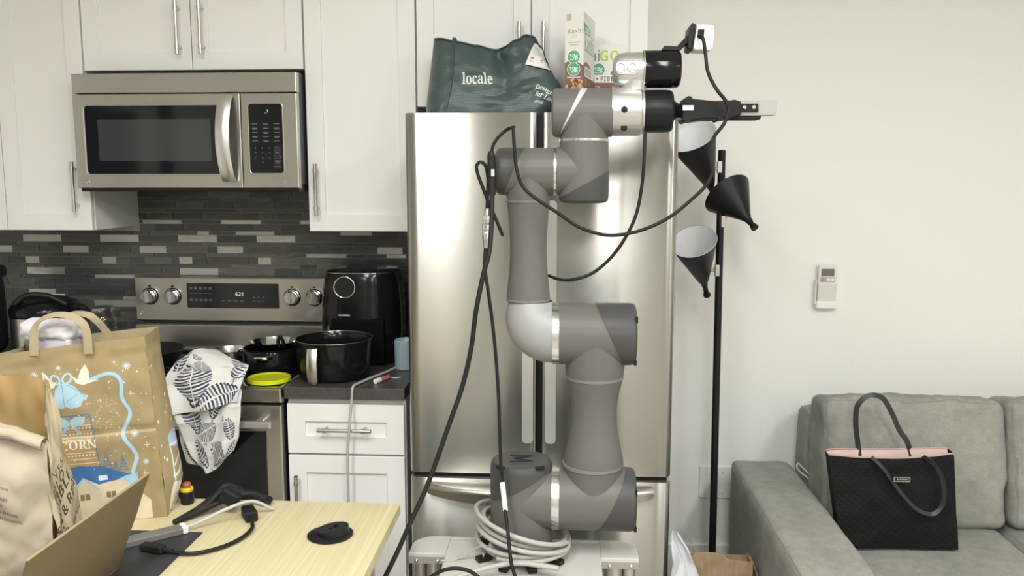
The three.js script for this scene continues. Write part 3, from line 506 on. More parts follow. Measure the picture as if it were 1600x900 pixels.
// black cables on the arm
tag(put('camera_cable', capped(path(1.16, [[1092, 57, 1.11], [1098, 60, 1.125], [1102, 82, 1.13], [1106, 112, 1.14], [1120, 140], [1134, 158], [1138, 172], [1132, 192], [1117, 212], [1110, 228], [1110, 248], [1113, 268], [1105, 287], [1078, 314], [1048, 338], [1010, 357], [975, 366], [945, 367], [905, 355], [872, 333], [840, 312], [818, 293], [808, 268], [804, 235], [802, 200]]), 0.0042, 260), cableBlack), 'long black cable hanging from the small white camera across the robot wrist', 'cable');
tag(put('tool_cable', capped(path(1.1, [[1008, 209, 1.085], [1007, 240], [1003, 290], [994, 335], [978, 370], [955, 402], [925, 427], [895, 437], [872, 436, 1.04], [858, 431, 1.0], [842, 428, 0.985]]), 0.0042, 120), cableBlack), 'black cable drooping from the tool coupling to behind the forearm', 'cable');
{
  const t = thing('plug_lead', 'short black lead with a thick plug hanging left of the robot wrist', 'cable', at(769, 300, 1.14).toArray());
  put('lead', capped(path(1.14, [[803, 199, 1.16], [793, 202], [780, 213], [771, 226], [768, 238]]), 0.0042, 40), cableBlack, t);
  put('plug', [cyl(at(767.5, 236, 1.14), at(767.5, 243, 1.14), 0.006, 0.0095), cyl(at(767.5, 243, 1.14), at(768, 262, 1.14), 0.0098), cyl(at(768, 262, 1.14), at(769, 276, 1.14), 0.0085), cyl(at(769, 276, 1.14), at(769, 305, 1.14), 0.0088)], rubber, t);
  put('plug_tip', cyl(at(803.5, 199, 1.16), at(803, 209, 1.16), 0.0024, 0.0032), alu, t);
  put('plug_mark', bx(-0.004, -0.008, 0, 0.004, 0.008, 0.002).translate(...at(770, 270, 1.15).toArray()), alu, t);
}
tag(put('power_cable', capped(path(1.16, [[769, 303, 1.14], [768, 350, 1.17], [764, 395, 1.19], [755, 430, 1.2], [744, 485, 1.21], [736, 545, 1.21], [722, 605, 1.22], [701, 665, 1.24], [680, 725, 1.26], [665, 765, 1.28], [645, 808, 1.3], [622, 860, 1.32], [600, 905, 1.34]]), 0.0058, 160), cableBlack), 'thick black cable sweeping down in front of the fridge to lower left', 'cable');
{
  const t = thing('sensor_cable', 'thin black cable with a silver connector and a white tag beside the forearm', 'cable', at(760, 355, 1.15).toArray());
  put('cable', [capped(path(1.115, [[785, 367], [776, 345], [764, 318], [754, 292], [746, 270], [745, 258], [751, 253], [758, 258], [762, 275], [762, 300], [761, 328]]), 0.0042, 100), capped(path(1.17, [[759, 384, 1.115], [757, 412, 1.13], [762, 450], [769, 500], [775, 560], [779, 620], [781, 680], [783, 730], [786, 755]]), 0.0042, 110), capped(path(1.18, [[789, 795], [793, 825, 1.215], [796, 855, 1.235], [799, 880, 1.25], [806, 905, 1.26]]), 0.0046, 60)], cableBlack, t);
  const a = at(760.5, 326, 1.115), b = at(759, 385, 1.115);
  put('connector', rev(a, b.clone().sub(a).normalize(), AX, [[0, 0.005], [0, 0.0068], [0.016, 0.0068], [0.018, 0.0095], [0.03, 0.0095], [0.032, 0.0086], [0.036, 0.0086], [0.038, 0.0105], [0.052, 0.0105], [0.054, 0.0088], [0.058, 0.0088], [0.06, 0.0098], [0.074, 0.0098], [0.076, 0.0068], [0.096, 0.0066], [0.096, 0.003]], 28), chrome, t);
  const p = at(785, 754, 1.18), q = at(790, 798, 1.18);
  put('tag', bx(-0.006, -p.distanceTo(q) / 2, -0.0055, 0.006, p.distanceTo(q) / 2, 0.0055, 0.002).rotateZ(Math.atan2(q.x - p.x, p.y - q.y)).translate((p.x + q.x) / 2, (p.y + q.y) / 2, p.z), plasticWhite, t);
}
tag(put('floor_cable', capped(path(1.32, [[668, 905], [690, 892], [712, 888], [735, 893], [755, 908]]), 0.0048, 50), cableBlack), 'black cable arching over the near edge of the cart top', 'cable');

// ------------------------------------------------------------------ on top of the fridge
{ // insulated green grocery bag, slumped to the right
  const T = 1.7525, t = thing('insulated_bag', 'dark green insulated grocery bag slumped on top of the fridge', 'bag', [1.41, T, 0.52]);
  const zf = 0.60, o = (x, y, z = zf) => at(x, y, z);
  const top = (u) => { const k = [[0, 50], [0.06, 51.5], [0.2, 57], [0.36, 62], [0.52, 70], [0.6, 66], [0.7, 55], [0.78, 47], [0.84, 49], [0.9, 66], [0.955, 92], [1, 120]]; for (let i = 1; i < k.length; i++) if (u <= k[i][0]) { const f = (u - k[i - 1][0]) / (k[i][0] - k[i - 1][0]); return k[i - 1][1] + (k[i][1] - k[i - 1][1]) * (f * f * (3 - 2 * f)); } return 120; };
  const green = [0.036, 0.062, 0.058];
  const print = canvas(2048, 1024, (g, w, h) => {
    g.fillStyle = 'rgb(66,84,83)'; g.fillRect(0, 0, w, h);
    g.fillStyle = '#dfe3df'; g.font = 'bold 150px serif';
    g.save(); g.translate(545, 640); g.rotate(-0.09); g.scale(0.98, 1.5); g.fillText('locale', 0, 0); g.restore();
    g.save(); g.translate(1610, 735); g.rotate(0.16); g.font = 'bold 78px serif'; g.fillText('Designed', 0, 0); g.fillText('for Local', 40, 84); g.font = '50px serif'; g.fillText('goods', 90, 160); g.restore();
  });
  const quilt = noiseTex(256, (u, v) => { const a = Math.sin((u + v) * PI * 32), b = Math.sin((u - v) * PI * 32); return (u % 1 < 0.1 ? 0.5 + 0.5 * Math.min(Math.abs(a), Math.abs(b)) : 0.6 + 0.12 * Math.abs(Math.sin(v * PI * 44))) + 0.12 * (n64(u, v) - 0.5); });
  const bagMat = mat(1, 1, 1, 0.38, 0, { map: print, bumpMap: quilt, bumpScale: 0.003, clearcoat: 0.15, clearcoatRoughness: 0.4 });
  const f = (u, v, back) => {
    const xl = 656 + 12 * v, xr = 866 + 22 * Math.sin(Math.min(1, v * 1.15) * PI) - 3 * v, yt = top(u), x = xl + (xr - xl) * u, y = 173.5 + (yt - 173.5) * v;
    const p = o(x, y, zf), e = Math.min(1, Math.min(u, 1 - u) * 6), prof = Math.sqrt(Math.max(0, 1 - (1 - e) ** 2));
    const k2 = Math.min(1, Math.max(0, (u - 0.38) * 5)), crumple = k2 * (0.020 * nz(u * 5.5, v * 3.2) + 0.020 * Math.abs(nz(u * 4 + 4, v * 3.4 + 9))) + 0.004 * nz(u * 9, v * 7);
    const fold = -0.03 * Math.exp(-(((u - 0.56) / 0.05) ** 2)) * v + (u > 0.2 && u < 0.5 ? -0.02 * Math.max(0, v - 0.62 - Math.abs(u - 0.36) * 2) * 3 : 0);
    const thick = (1 - 0.62 * v ** 1.6) * 0.125 * prof;
    p.z = 0.475 + (back ? -thick * 0.8 : thick + crumple + fold); p.y = Math.max(p.y, T + 0.001 + 0.0 * v);
    if (v < 0.001) p.y = T + 0.001;
    return p;
  };
  put('bag_body', [grid(90, 56, (u, v) => f(u, v)), grid(60, 30, (u, v) => f(1 - u, v, true)), grid(60, 2, (u, v) => f(u, 0).lerp(f(u, 0, true), v)), grid(60, 2, (u, v) => f(u, 1).lerp(f(u, 1, true), v))], bagMat, t);
  put('bag_strap', sheet(3, 40, (u, v) => { const s = 0.185 + 0.026 * (u - 0.5); if (v < 0.9) { const p = f(s, v / 0.9); p.z += 0.006; return p; } const p = f(s, 1), k = (v - 0.9) / 0.1; p.y += 0.012 * Math.sin(k * PI); p.z += 0.006 - 0.05 * k; return p; }, 0.002), mat(...green, 0.5), t);
  put('open_flap', sheet(10, 4, (u, v) => { const p = f(0.02 + 0.17 * u, 1); p.y += 0.012 * v * (1 - u); p.z -= 0.07 * v; return p; }, 0.002), mat(0.02, 0.034, 0.033, 0.5), t);
  put('bag_hem', tube(Array.from({ length: 40 }, (_, i) => { const p = f(0.02 + 0.96 * i / 39, 0.985); p.z += 0.003; return p; }), 0.003, 120, 6), mat(...green, 0.5), t);
  const ship = canvas(512, 512, (g) => {
    g.fillStyle = '#e4e2dd'; g.fillRect(0, 0, 512, 512); g.fillStyle = '#8b8985'; for (let i = 0; i < 6; i++) g.fillRect(60, 90 + i * 34, 300 - (i % 3) * 60, 9);
    g.fillStyle = '#2a2a2a'; g.font = 'bold 74px sans-serif'; g.fillText('48', 60, 372); g.font = 'bold 40px sans-serif'; g.fillText('MLA', 56, 432); g.fillRect(280, 352, 60, 10); g.fillRect(290, 390, 40, 8);
  });
  const inv = (x, y) => { let u = 0.5, v = 0.5; for (let i = 0; i < 30; i++) { const xl = 656 + 12 * v, xr = 866 + 22 * Math.sin(Math.min(1, v * 1.15) * PI) - 3 * v; u = Math.min(0.985, (x - xl) / (xr - xl)); v = Math.min(0.97, (y - 173.5) / (top(u) - 173.5)); } return [u, v]; };
  put('shipping_label', sheet(12, 12, (u, v) => { const x = (1 - v) * (820 + 44 * u) + v * (834 + 16 * u), y = (1 - v) * (99 + 9 * u) + v * (63 + 0 * u); const p = f(...inv(x, y)); p.z += 0.008; return p; }, 0.0006), mat(1, 1, 1, 0.5, 0, { map: ship }), t);
}
function carton(name, label, x, z, w, d, h, turn, front, side) {
  const T = 1.7365, t = thing(name, label, 'box', [x, T, z]);
  const F = mat(1, 1, 1, 0.45, 0, { map: front }), S = mat(1, 1, 1, 0.45, 0, { map: side }), P = mat(0.72, 0.71, 0.66, 0.6);
  const unit = (a, b, c, d2) => { const g = new THREE.PlaneGeometry(1, 1); const p = g.attributes.position; [d2, c, a, b].forEach((q, i) => p.setXYZ(i, q.x, q.y, q.z)); g.computeVertexNormals(); return g; };
  const C = (sx, sy, sz) => V(sx * w / 2, sy * h, sz * d / 2).applyAxisAngle(AY, turn).add(V(x, T, z));
  put('front_panel', unit(C(-1, 0, 1), C(1, 0, 1), C(1, 1, 1), C(-1, 1, 1)), F, t);
  put('side_panel', unit(C(-1, 0, -1), C(-1, 0, 1), C(-1, 1, 1), C(-1, 1, -1)), S, t);
  put('side_panel', unit(C(1, 0, 1), C(1, 0, -1), C(1, 1, -1), C(1, 1, 1)), S, t);
  put('back_panel', unit(C(1, 0, -1), C(-1, 0, -1), C(-1, 1, -1), C(1, 1, -1)), P, t);
  put('top_flap', unit(C(-1, 1, 1), C(1, 1, 1), C(1, 1, -1), C(-1, 1, -1)), P, t);
  put('bottom_panel', unit(C(-1, 0, -1), C(1, 0, -1), C(1, 0, 1), C(-1, 0, 1)), P, t);
}
{
  const badge = (g, x, y, r, s, sub) => { g.fillStyle = '#f2f4ee'; g.beginPath(); g.arc(x, y, r * 1.08, 0, 7); g.fill(); g.fillStyle = '#4d9c77'; g.beginPath(); g.arc(x, y, r, 0, 7); g.fill(); g.fillStyle = '#f2f6f0'; g.textAlign = 'center'; g.font = `bold ${r * 0.85}px sans-serif`; g.fillText(s, x, y + r * 0.18); g.font = `bold ${r * 0.3}px sans-serif`; g.fillText(sub, x, y + r * 0.55); g.textAlign = 'left'; };
  const nuts = (g, x0, y0, x1, y1) => { for (let i = 0; i < 60; i++) { const x = x0 + (x1 - x0) * rnd(), y = y0 + (y1 - y0) * rnd(); g.fillStyle = ['#b98a55', '#7a4a2c', '#d3a670', '#5c3622'][Math.floor(rnd() * 4)]; g.beginPath(); g.ellipse(x, y, 22, 12, rnd() * 3, 0, 7); g.fill(); } };
  const side = canvas(176, 1024, (g, w, h) => {
    g.fillStyle = '#dfddd4'; g.fillRect(0, 0, w, h); g.fillStyle = '#b8ab9a'; g.fillRect(14, 20, 46, 66); g.fillStyle = '#6f7f7c'; g.font = '58px serif'; g.fillText('Kashi', 20, 205); g.fillStyle = '#a9aeab'; g.font = '34px sans-serif'; g.fillText('GO', 62, 245);
    g.fillStyle = '#999'; g.fillRect(34, 285, 108, 7); g.fillRect(48, 308, 80, 7); g.fillStyle = '#7b5a48'; g.beginPath(); g.moveTo(0, 480); g.quadraticCurveTo(80, 430, w, 510); g.lineTo(w, h); g.lineTo(0, h); g.fill();
    badge(g, 84, 423, 58, '10g', 'PROTEIN'); badge(g, 84, 541, 58, '10g', 'FIBER'); g.fillStyle = '#e8e4da'; g.fillRect(20, 612, 130, 8); nuts(g, 20, 640, 156, 760);
  });
  const front = (w0) => canvas(768, 1024, (g, w, h) => {
    g.fillStyle = '#e6e6e0'; g.fillRect(0, 0, w, h); g.fillStyle = '#5f6f6d';
    if (w0) {
      g.font = '230px serif'; g.fillText('Kashi', 60, 360); g.fillStyle = '#49a077'; g.beginPath(); g.moveTo(0, 95); g.lineTo(470, 130); g.lineTo(430, 200); g.lineTo(30, 185); g.fill(); g.fillStyle = '#dfe9e0'; g.fillRect(120, 135, 250, 16); g.fillRect(120, 160, 270, 16); g.fillStyle = '#9b9b95'; g.font = '50px serif'; g.fillText('Recipe', 60, 50);
      g.fillStyle = '#7d5140'; g.beginPath(); g.moveTo(0, 500); g.quadraticCurveTo(200, 400, w, 560); g.lineTo(w, h); g.lineTo(0, h); g.fill(); g.fillStyle = '#f0eee8'; g.fillRect(90, 505, 640, 95); g.fillStyle = '#4b4541'; g.font = 'bold 92px sans-serif'; g.fillText('PROTEIN', 120, 585); nuts(g, 60, 640, 700, 980);
    } else {
      g.font = '190px sans-serif'; g.fillText('hi', 285, 212); g.fillStyle = '#b4c94f'; g.font = 'bold 185px sans-serif'; g.fillText('GO', 425, 212);
      g.fillStyle = '#7d5140'; g.fillRect(0, 480, w, h); badge(g, 420, 325, 80, '10g', 'PROTEIN'); g.fillStyle = '#5d7a4c'; g.beginPath(); g.ellipse(650, 345, 80, 34, -0.5, 0, 7); g.fill();
      g.fillStyle = '#f0eee8'; g.fillRect(0, 390, w, 100); g.fillStyle = '#4b4541'; g.font = 'bold 84px sans-serif'; g.fillText('PROTEIN • FIBER', 10, 470); nuts(g, 60, 520, 700, 980);
    }
  });
  const plain = canvas(64, 64, (g) => { g.fillStyle = '#dcdbd3'; g.fillRect(0, 0, 64, 64); });
  carton('cereal_box', 'tall cereal box turned to show its narrow side beside the green bag', 1.683, 0.505, 0.185, 0.056, 0.316, 1.36, front(true), side);
  carton('cereal_box', 'second cereal box standing behind the robot camera with green GO lettering', 1.735, 0.378, 0.185, 0.045, 0.25, 0.0, front(false), plain);
}
tag(put('tray', bx(1.187, 1.7365, 0.335, 1.34, 1.80, 0.362, 0.004), mat(0.05, 0.055, 0.055, 0.5)), 'dark tray standing on edge behind the left end of the green bag', 'tray');

// ------------------------------------------------------------------ on the cooker and worktops
{
  const t = thing('air_fryer', 'tall glossy black air fryer with a round dial at the end of the worktop', 'air fryer', [0.925, 0.914, 0.215]);
  const cx = 0.920, cz = 0.198, hw = 0.145, hd = 0.14;
  // rounded-square body that narrows to its top
  const ring = (y, s, e) => (u) => { const a = u * 2 * PI, c = Math.cos(a), q = Math.sin(a), n = 2.9; return V(cx + s * hw * Math.sign(c) * Math.abs(c) ** (2 / n), y, cz + s * hd * Math.sign(q) * Math.abs(q) ** (2 / n)); };
  const rows = [[0.9145, 0.9], [0.93, 0.95], [0.98, 0.985], [1.05, 1], [1.12, 0.985], [1.18, 0.95], [1.22, 0.90], [1.235, 0.875], [1.2425, 0.84], [1.2465, 0.77], [1.248, 0.6], [1.248, 0.001]];
  put('body', toCreasedNormals(grid(64, rows.length - 1, (u, v) => { const [y, s] = rows[Math.round(v * (rows.length - 1))]; return ring(y, s)(u); }), 0.6), blackGloss, t);
  put('chrome_trim', new THREE.TubeGeometry(new THREE.CatmullRomCurve3(Array.from({ length: 24 }, (_, i) => ring(1.2365, 0.873)(0.08 + 0.34 * i / 23)), false), 60, 0.0022, 6), chrome, t);
  const zf = cz + hd;
  const dial = put('dial', [new THREE.TorusGeometry(0.0365, 0.003, 10, 48).translate(0.884, 1.190, zf - 0.006 + 0.001)], chrome, t);
  put('dial_face', cyl(V(0.884, 1.190, zf - 0.02), V(0.884, 1.190, zf - 0.006 + 0.001), 0.0355, 0.0355, 40), blackMatt, dial);
  put('indicator', new THREE.SphereGeometry(0.0022, 10, 8).translate(0.937, 1.205, zf - 0.008 - 0.001), chrome, t);
  const word = canvas(256, 64, (g) => { g.fillStyle = '#060606'; g.fillRect(0, 0, 256, 64); g.fillStyle = '#f0f0f0'; g.font = 'bold 44px sans-serif'; g.fillText('GOURMIA', 14, 48); });
  const wg = new THREE.PlaneGeometry(0.048, 0.011).translate(0.884, 1.094, zf + 0.0012);
  put('maker_lettering', wg, mat(1, 1, 1, 0.3, 0, { map: word }), t);
  put('basket_bay', bx(0.835, 0.925, zf - 0.03, 1.02, 1.080, zf + 0.0008, 0.006), mat(0.003, 0.003, 0.003, 0.7, 0, { specularIntensity: 0.2 }), t);
}
{
  const t = thing('fryer_basket', 'round black air fryer basket with a steel strap handle on the worktop', 'basket', [0.882, 0.9145, 0.485]);
  const cx = 0.884, cz = 0.482, y = 0.9156;
  put('basket_body', lathe(cx, y, cz, [[0.0001, 0], [0.1058, 0], [0.1125, 0.004], [0.1162, 0.012], [0.1219, 0.09], [0.1243, 0.121], [0.1262, 0.123], [0.1262, 0.127], [0.1233, 0.1275], [0.12, 0.121], [0.1172, 0.1], [0.1106, 0.014], [0.0001, 0.013]], 72), blackGloss, t);
  put('rim_line', new THREE.TorusGeometry(0.1252, 0.0012, 6, 72).rotateX(PI / 2).translate(cx, y + 0.1275, cz), steelPlain, t);
  const hx = 0.853, prof = [];
  const hz = cz + 0.1235;
  put('basket_handle', [sheet(6, 20, (u, v) => { const w = 0.0135 * (v > 0.9 ? Math.sqrt(Math.max(0.02, 1 - ((v - 0.9) / 0.1) ** 2)) : 1), k = Math.sin(v * PI); return V(hx + (u - 0.5) * 2 * w, y + 0.116 - 0.111 * v, hz + 0.012 + 0.012 * k + 0.003 * Math.sin(u * PI)); }, 0.008)], steelPlain, t);
  put('handle_mount', bx(hx - 0.012, y + 0.075, hz - 0.012, hx + 0.012, y + 0.112, hz + 0.012, 0.003), blackSatin, t);
  put('basket_tray', lathe(cx, y + 0.014, cz, [[0.0001, 0.012], [0.102, 0.012], [0.104, 0.016], [0.106, 0.012], [0.104, 0.008]], 48), blackSatin, t);
}
{
  const t = thing('cooking_pot', 'glossy black pot with a steel bowl nested in it on the cooktop', 'pot', [0.655, 0.911, 0.4]);
  const cx = 0.640, cz = 0.385, y = 0.9118;
  put('pot_body', lathe(cx, y, cz, [[0.0001, 0], [0.082, 0], [0.094, 0.008], [0.099, 0.03], [0.098, 0.06], [0.094, 0.074], [0.0965, 0.078], [0.093, 0.08], [0.09, 0.07], [0.09, 0.012], [0.0001, 0.01]], 64), blackGloss, t);
  put('pot_lug', capped([V(cx - 0.02, y + 0.058, cz + 0.095), V(cx - 0.014, y + 0.062, cz + 0.118), V(cx + 0.02, y + 0.062, cz + 0.120), V(cx + 0.028, y + 0.058, cz + 0.094)], 0.007, 30), chrome, t);
  put('pot_lug', capped([V(cx - 0.09, y + 0.05, cz + 0.02), V(cx - 0.112, y + 0.058, cz + 0.01), V(cx - 0.112, y + 0.058, cz - 0.02), V(cx - 0.09, y + 0.05, cz - 0.03)], 0.007, 30), blackGloss, t);
  const b = thing('steel_bowl', 'small polished steel bowl with a black loop handle nested in the pot', 'bowl', [0.655, 0.98, 0.39]);
  put('bowl', lathe(0.643, 0.960, 0.385, [[0.0001, 0], [0.04, 0.002], [0.062, 0.02], [0.074, 0.048], [0.078, 0.05], [0.0745, 0.052], [0.06, 0.022], [0.038, 0.005], [0.0001, 0.003]], 56), chrome, b);
  put('loop_handle', tube([V(0.686, 1.004, 0.444), V(0.684, 1.022, 0.449), V(0.692, 1.037, 0.450), V(0.700, 1.022, 0.447), V(0.698, 1.004, 0.440)], 0.0062, 40, 8), blackGloss, b);
}
tag(put('saucepan', lathe(0.462, 0.9118, 0.315, [[0.0001, 0], [0.058, 0], [0.062, 0.004], [0.063, 0.05], [0.0655, 0.053], [0.062, 0.0535], [0.0605, 0.05], [0.059, 0.006], [0.0001, 0.004]], 56), steelPlain), 'small round steel saucepan behind the printed towel', 'saucepan');
tag(put('frying_pan', lathe(0.165, 0.9118, 0.34, [[0.0001, 0], [0.095, 0], [0.105, 0.006], [0.132, 0.052], [0.136, 0.053], [0.132, 0.056], [0.102, 0.012], [0.0001, 0.006]], 56), blackSatin), 'black pan on the cooktop half hidden by the printed paper bag', 'pan');
{
  const t = thing('bowl_lid', 'lime yellow round plastic lid lying at the front of the cooktop', 'lid', [0.694, 0.915, 0.585]);
  const lime = mat(0.62, 0.66, 0.012, 0.35);
  put('lid_disc', lathe(0.692, 0.916, 0.568, [[0.0001, 0.010], [0.058, 0.010], [0.0605, 0.013], [0.066, 0.0135], [0.0685, 0.011], [0.069, 0.002], [0.0675, 0], [0.066, 0.006], [0.0001, 0.006]], 64), lime, t);
}
{
  const t = thing('mug', 'pale blue cylindrical mug on the worktop against the fridge', 'mug', [1.09, 0.9142, 0.385]);
  put('mug_body', lathe(1.098, 0.9145, 0.36, [[0.0001, 0], [0.034, 0], [0.037, 0.003], [0.038, 0.1], [0.0365, 0.102], [0.0352, 0.1], [0.0345, 0.008], [0.0001, 0.006]], 48), mat(0.36, 0.48, 0.53, 0.35), t);
  put('mug_handle', tube([V(1.098, 0.995, 0.322), V(1.098, 0.992, 0.300), V(1.098, 0.962, 0.294), V(1.098, 0.938, 0.302), V(1.098, 0.934, 0.323)], 0.005, 30, 8), mat(0.36, 0.48, 0.53, 0.35), t);
}
{
  const a = V(1.046, 0.9225, 0.575), b = V(1.071, 0.9225, 0.522), d = b.clone().sub(a), t = thing('lighter', 'small pink and white lighter with a white loop on the worktop', 'lighter', [1.05, 0.9145, 0.53]);
  put('lighter_body', cyl(a, b, 0.0078), mat(0.52, 0.17, 0.16, 0.3), t);
  put('lighter_end', cyl(a.clone().addScaledVector(d, -0.15), a.clone().addScaledVector(d, 0.25), 0.0083), plasticWhite, t);
  put('loop', capped([b.clone(), V(1.078, 0.918, 0.508), V(1.092, 0.9165, 0.506), V(1.106, 0.9165, 0.500)], 0.0016, 24, 6), plasticWhite, t);
}
tag(put('braided_cable', capped([V(1.072, 0.9192, 0.25), V(1.066, 0.9192, 0.36), V(1.04, 0.9192, 0.455), V(1.012, 0.9192, 0.53), V(0.995, 0.9192, 0.59), V(0.987, 0.921, 0.632), V(0.985, 0.917, 0.6495), V(0.983, 0.885, 0.653), V(0.979, 0.80, 0.676), V(0.973, 0.72, 0.68), V(0.970, 0.6, 0.675), V(0.965, 0.4, 0.665), V(0.95, 0.02, 0.668)], 0.0046, 140), mat(0.5, 0.49, 0.47, 0.7, 0, { bumpMap: rep(fabricBump, 40, 2), bumpScale: 0.001 })), 'grey braided power cord hanging over the worktop edge past the drawer', 'cable');
{
  const t = thing('rice_cooker', 'black lidded steel rice cooker on the left worktop behind the paper bag', 'rice cooker', [-0.24, 0.914, 0.3]);
  put('cooker_body', lathe(-0.23, 0.9145, 0.27, [[0.0001, 0], [0.10, 0], [0.113, 0.01], [0.116, 0.16], [0.113, 0.165]], 56), steelPlain, t);
  put('cooker_lid', lathe(-0.23, 0.9145, 0.27, [[0.116, 0.16], [0.119, 0.168], [0.118, 0.186], [0.105, 0.206], [0.07, 0.222], [0.03, 0.229], [0.0001, 0.230]], 56), blackGloss, t);
  put('lid_handle', capped([V(-0.27, 1.13, 0.38), V(-0.24, 1.155, 0.36), V(-0.18, 1.15, 0.33), V(-0.13, 1.12, 0.31)], 0.011, 40), blackSatin, t);
  put('spout', capped([V(-0.12, 1.105, 0.28), V(-0.09, 1.108, 0.28), V(-0.075, 1.1, 0.28)], 0.009, 20), blackSatin, t);
}
{
  const t = thing('coffee_maker', 'black rounded coffee maker at the far left of the worktop', 'coffee maker', [-0.44, 0.914, 0.33]);
  put('maker_body', puff(0.15, 0.30, 0.2, 0.05, 14, [0.01, 0.01, 0.01], 0.002).translate(-0.46, 1.08, 0.33), blackMatt, t);
  put('maker_top', puff(0.16, 0.06, 0.21, 0.028, 10, [0.004, 0.004, 0.004], 0.001).translate(-0.46, 1.228, 0.335), blackSatin, t);
  put('drip_tray', bx(-0.53, 0.915, 0.40, -0.39, 0.935, 0.48, 0.006), blackSatin, t);
}
{
  const glass = new THREE.MeshPhysicalMaterial({ color: 0xffffff, roughness: 0.05, transmission: 1, thickness: 0, ior: 1.45, side: THREE.DoubleSide });
  const t = thing('glass_jar', 'clear glass jar with a metal lid on the worktop beside the cooker', 'jar', [-0.062, 0.9145, 0.2]);
  put('jar_glass', lathe(-0.062, 0.9145, 0.2, [[0.0001, 0], [0.048, 0], [0.052, 0.006], [0.052, 0.13], [0.046, 0.15], [0.042, 0.155], [0.042, 0.168]], 40), glass, t);
  put('jar_lid', lathe(-0.062, 1.076, 0.2, [[0.0435, 0], [0.0445, 0.002], [0.0445, 0.016], [0.042, 0.018], [0.0001, 0.018]], 40), steelPlain, t);
  put('jar_contents', lathe(-0.062, 0.916, 0.2, [[0.0001, 0.002], [0.047, 0.002], [0.049, 0.006], [0.049, 0.05], [0.0001, 0.054]], 32), mat(0.12, 0.1, 0.075, 0.8), t);
}
{
  const plate = (name, label, x0, y0, x1, y1, parts) => { const t = thing(name, label, 'wall plate', [(x0 + x1) / 2, (y0 + y1) / 2, 0.01]); put('plate', bx(x0, y0, 0.0008, x1, y1, 0.0075, 0.003), plasticWhite, t); for (const p of parts) put(p[0], p[1], p[2], t); };
  const t = thing('wall_socket', 'white socket plate on the tiled wall behind the black pot lid', 'socket', [-0.35, 1.08, 0.01]);
  put('plate', bx(-0.384, 1.02, 0.0085, -0.314, 1.113, 0.013, 0.003), plasticWhite, t);
  put('socket_face', bx(-0.366, 1.03, 0.012, -0.332, 1.10, 0.0145, 0.002), plasticWhite, t);
  plate('blank_plate', 'wide blank white plate low on the wall behind the lamp post', 2.166, 0.338, 2.299, 0.466, [['screw', cyl(V(2.255, 0.441, 0.007), V(2.255, 0.441, 0.0085), 0.0035), plateWhite], ['screw', cyl(V(2.255, 0.357, 0.007), V(2.255, 0.357, 0.0085), 0.0035), plateWhite]]);
}
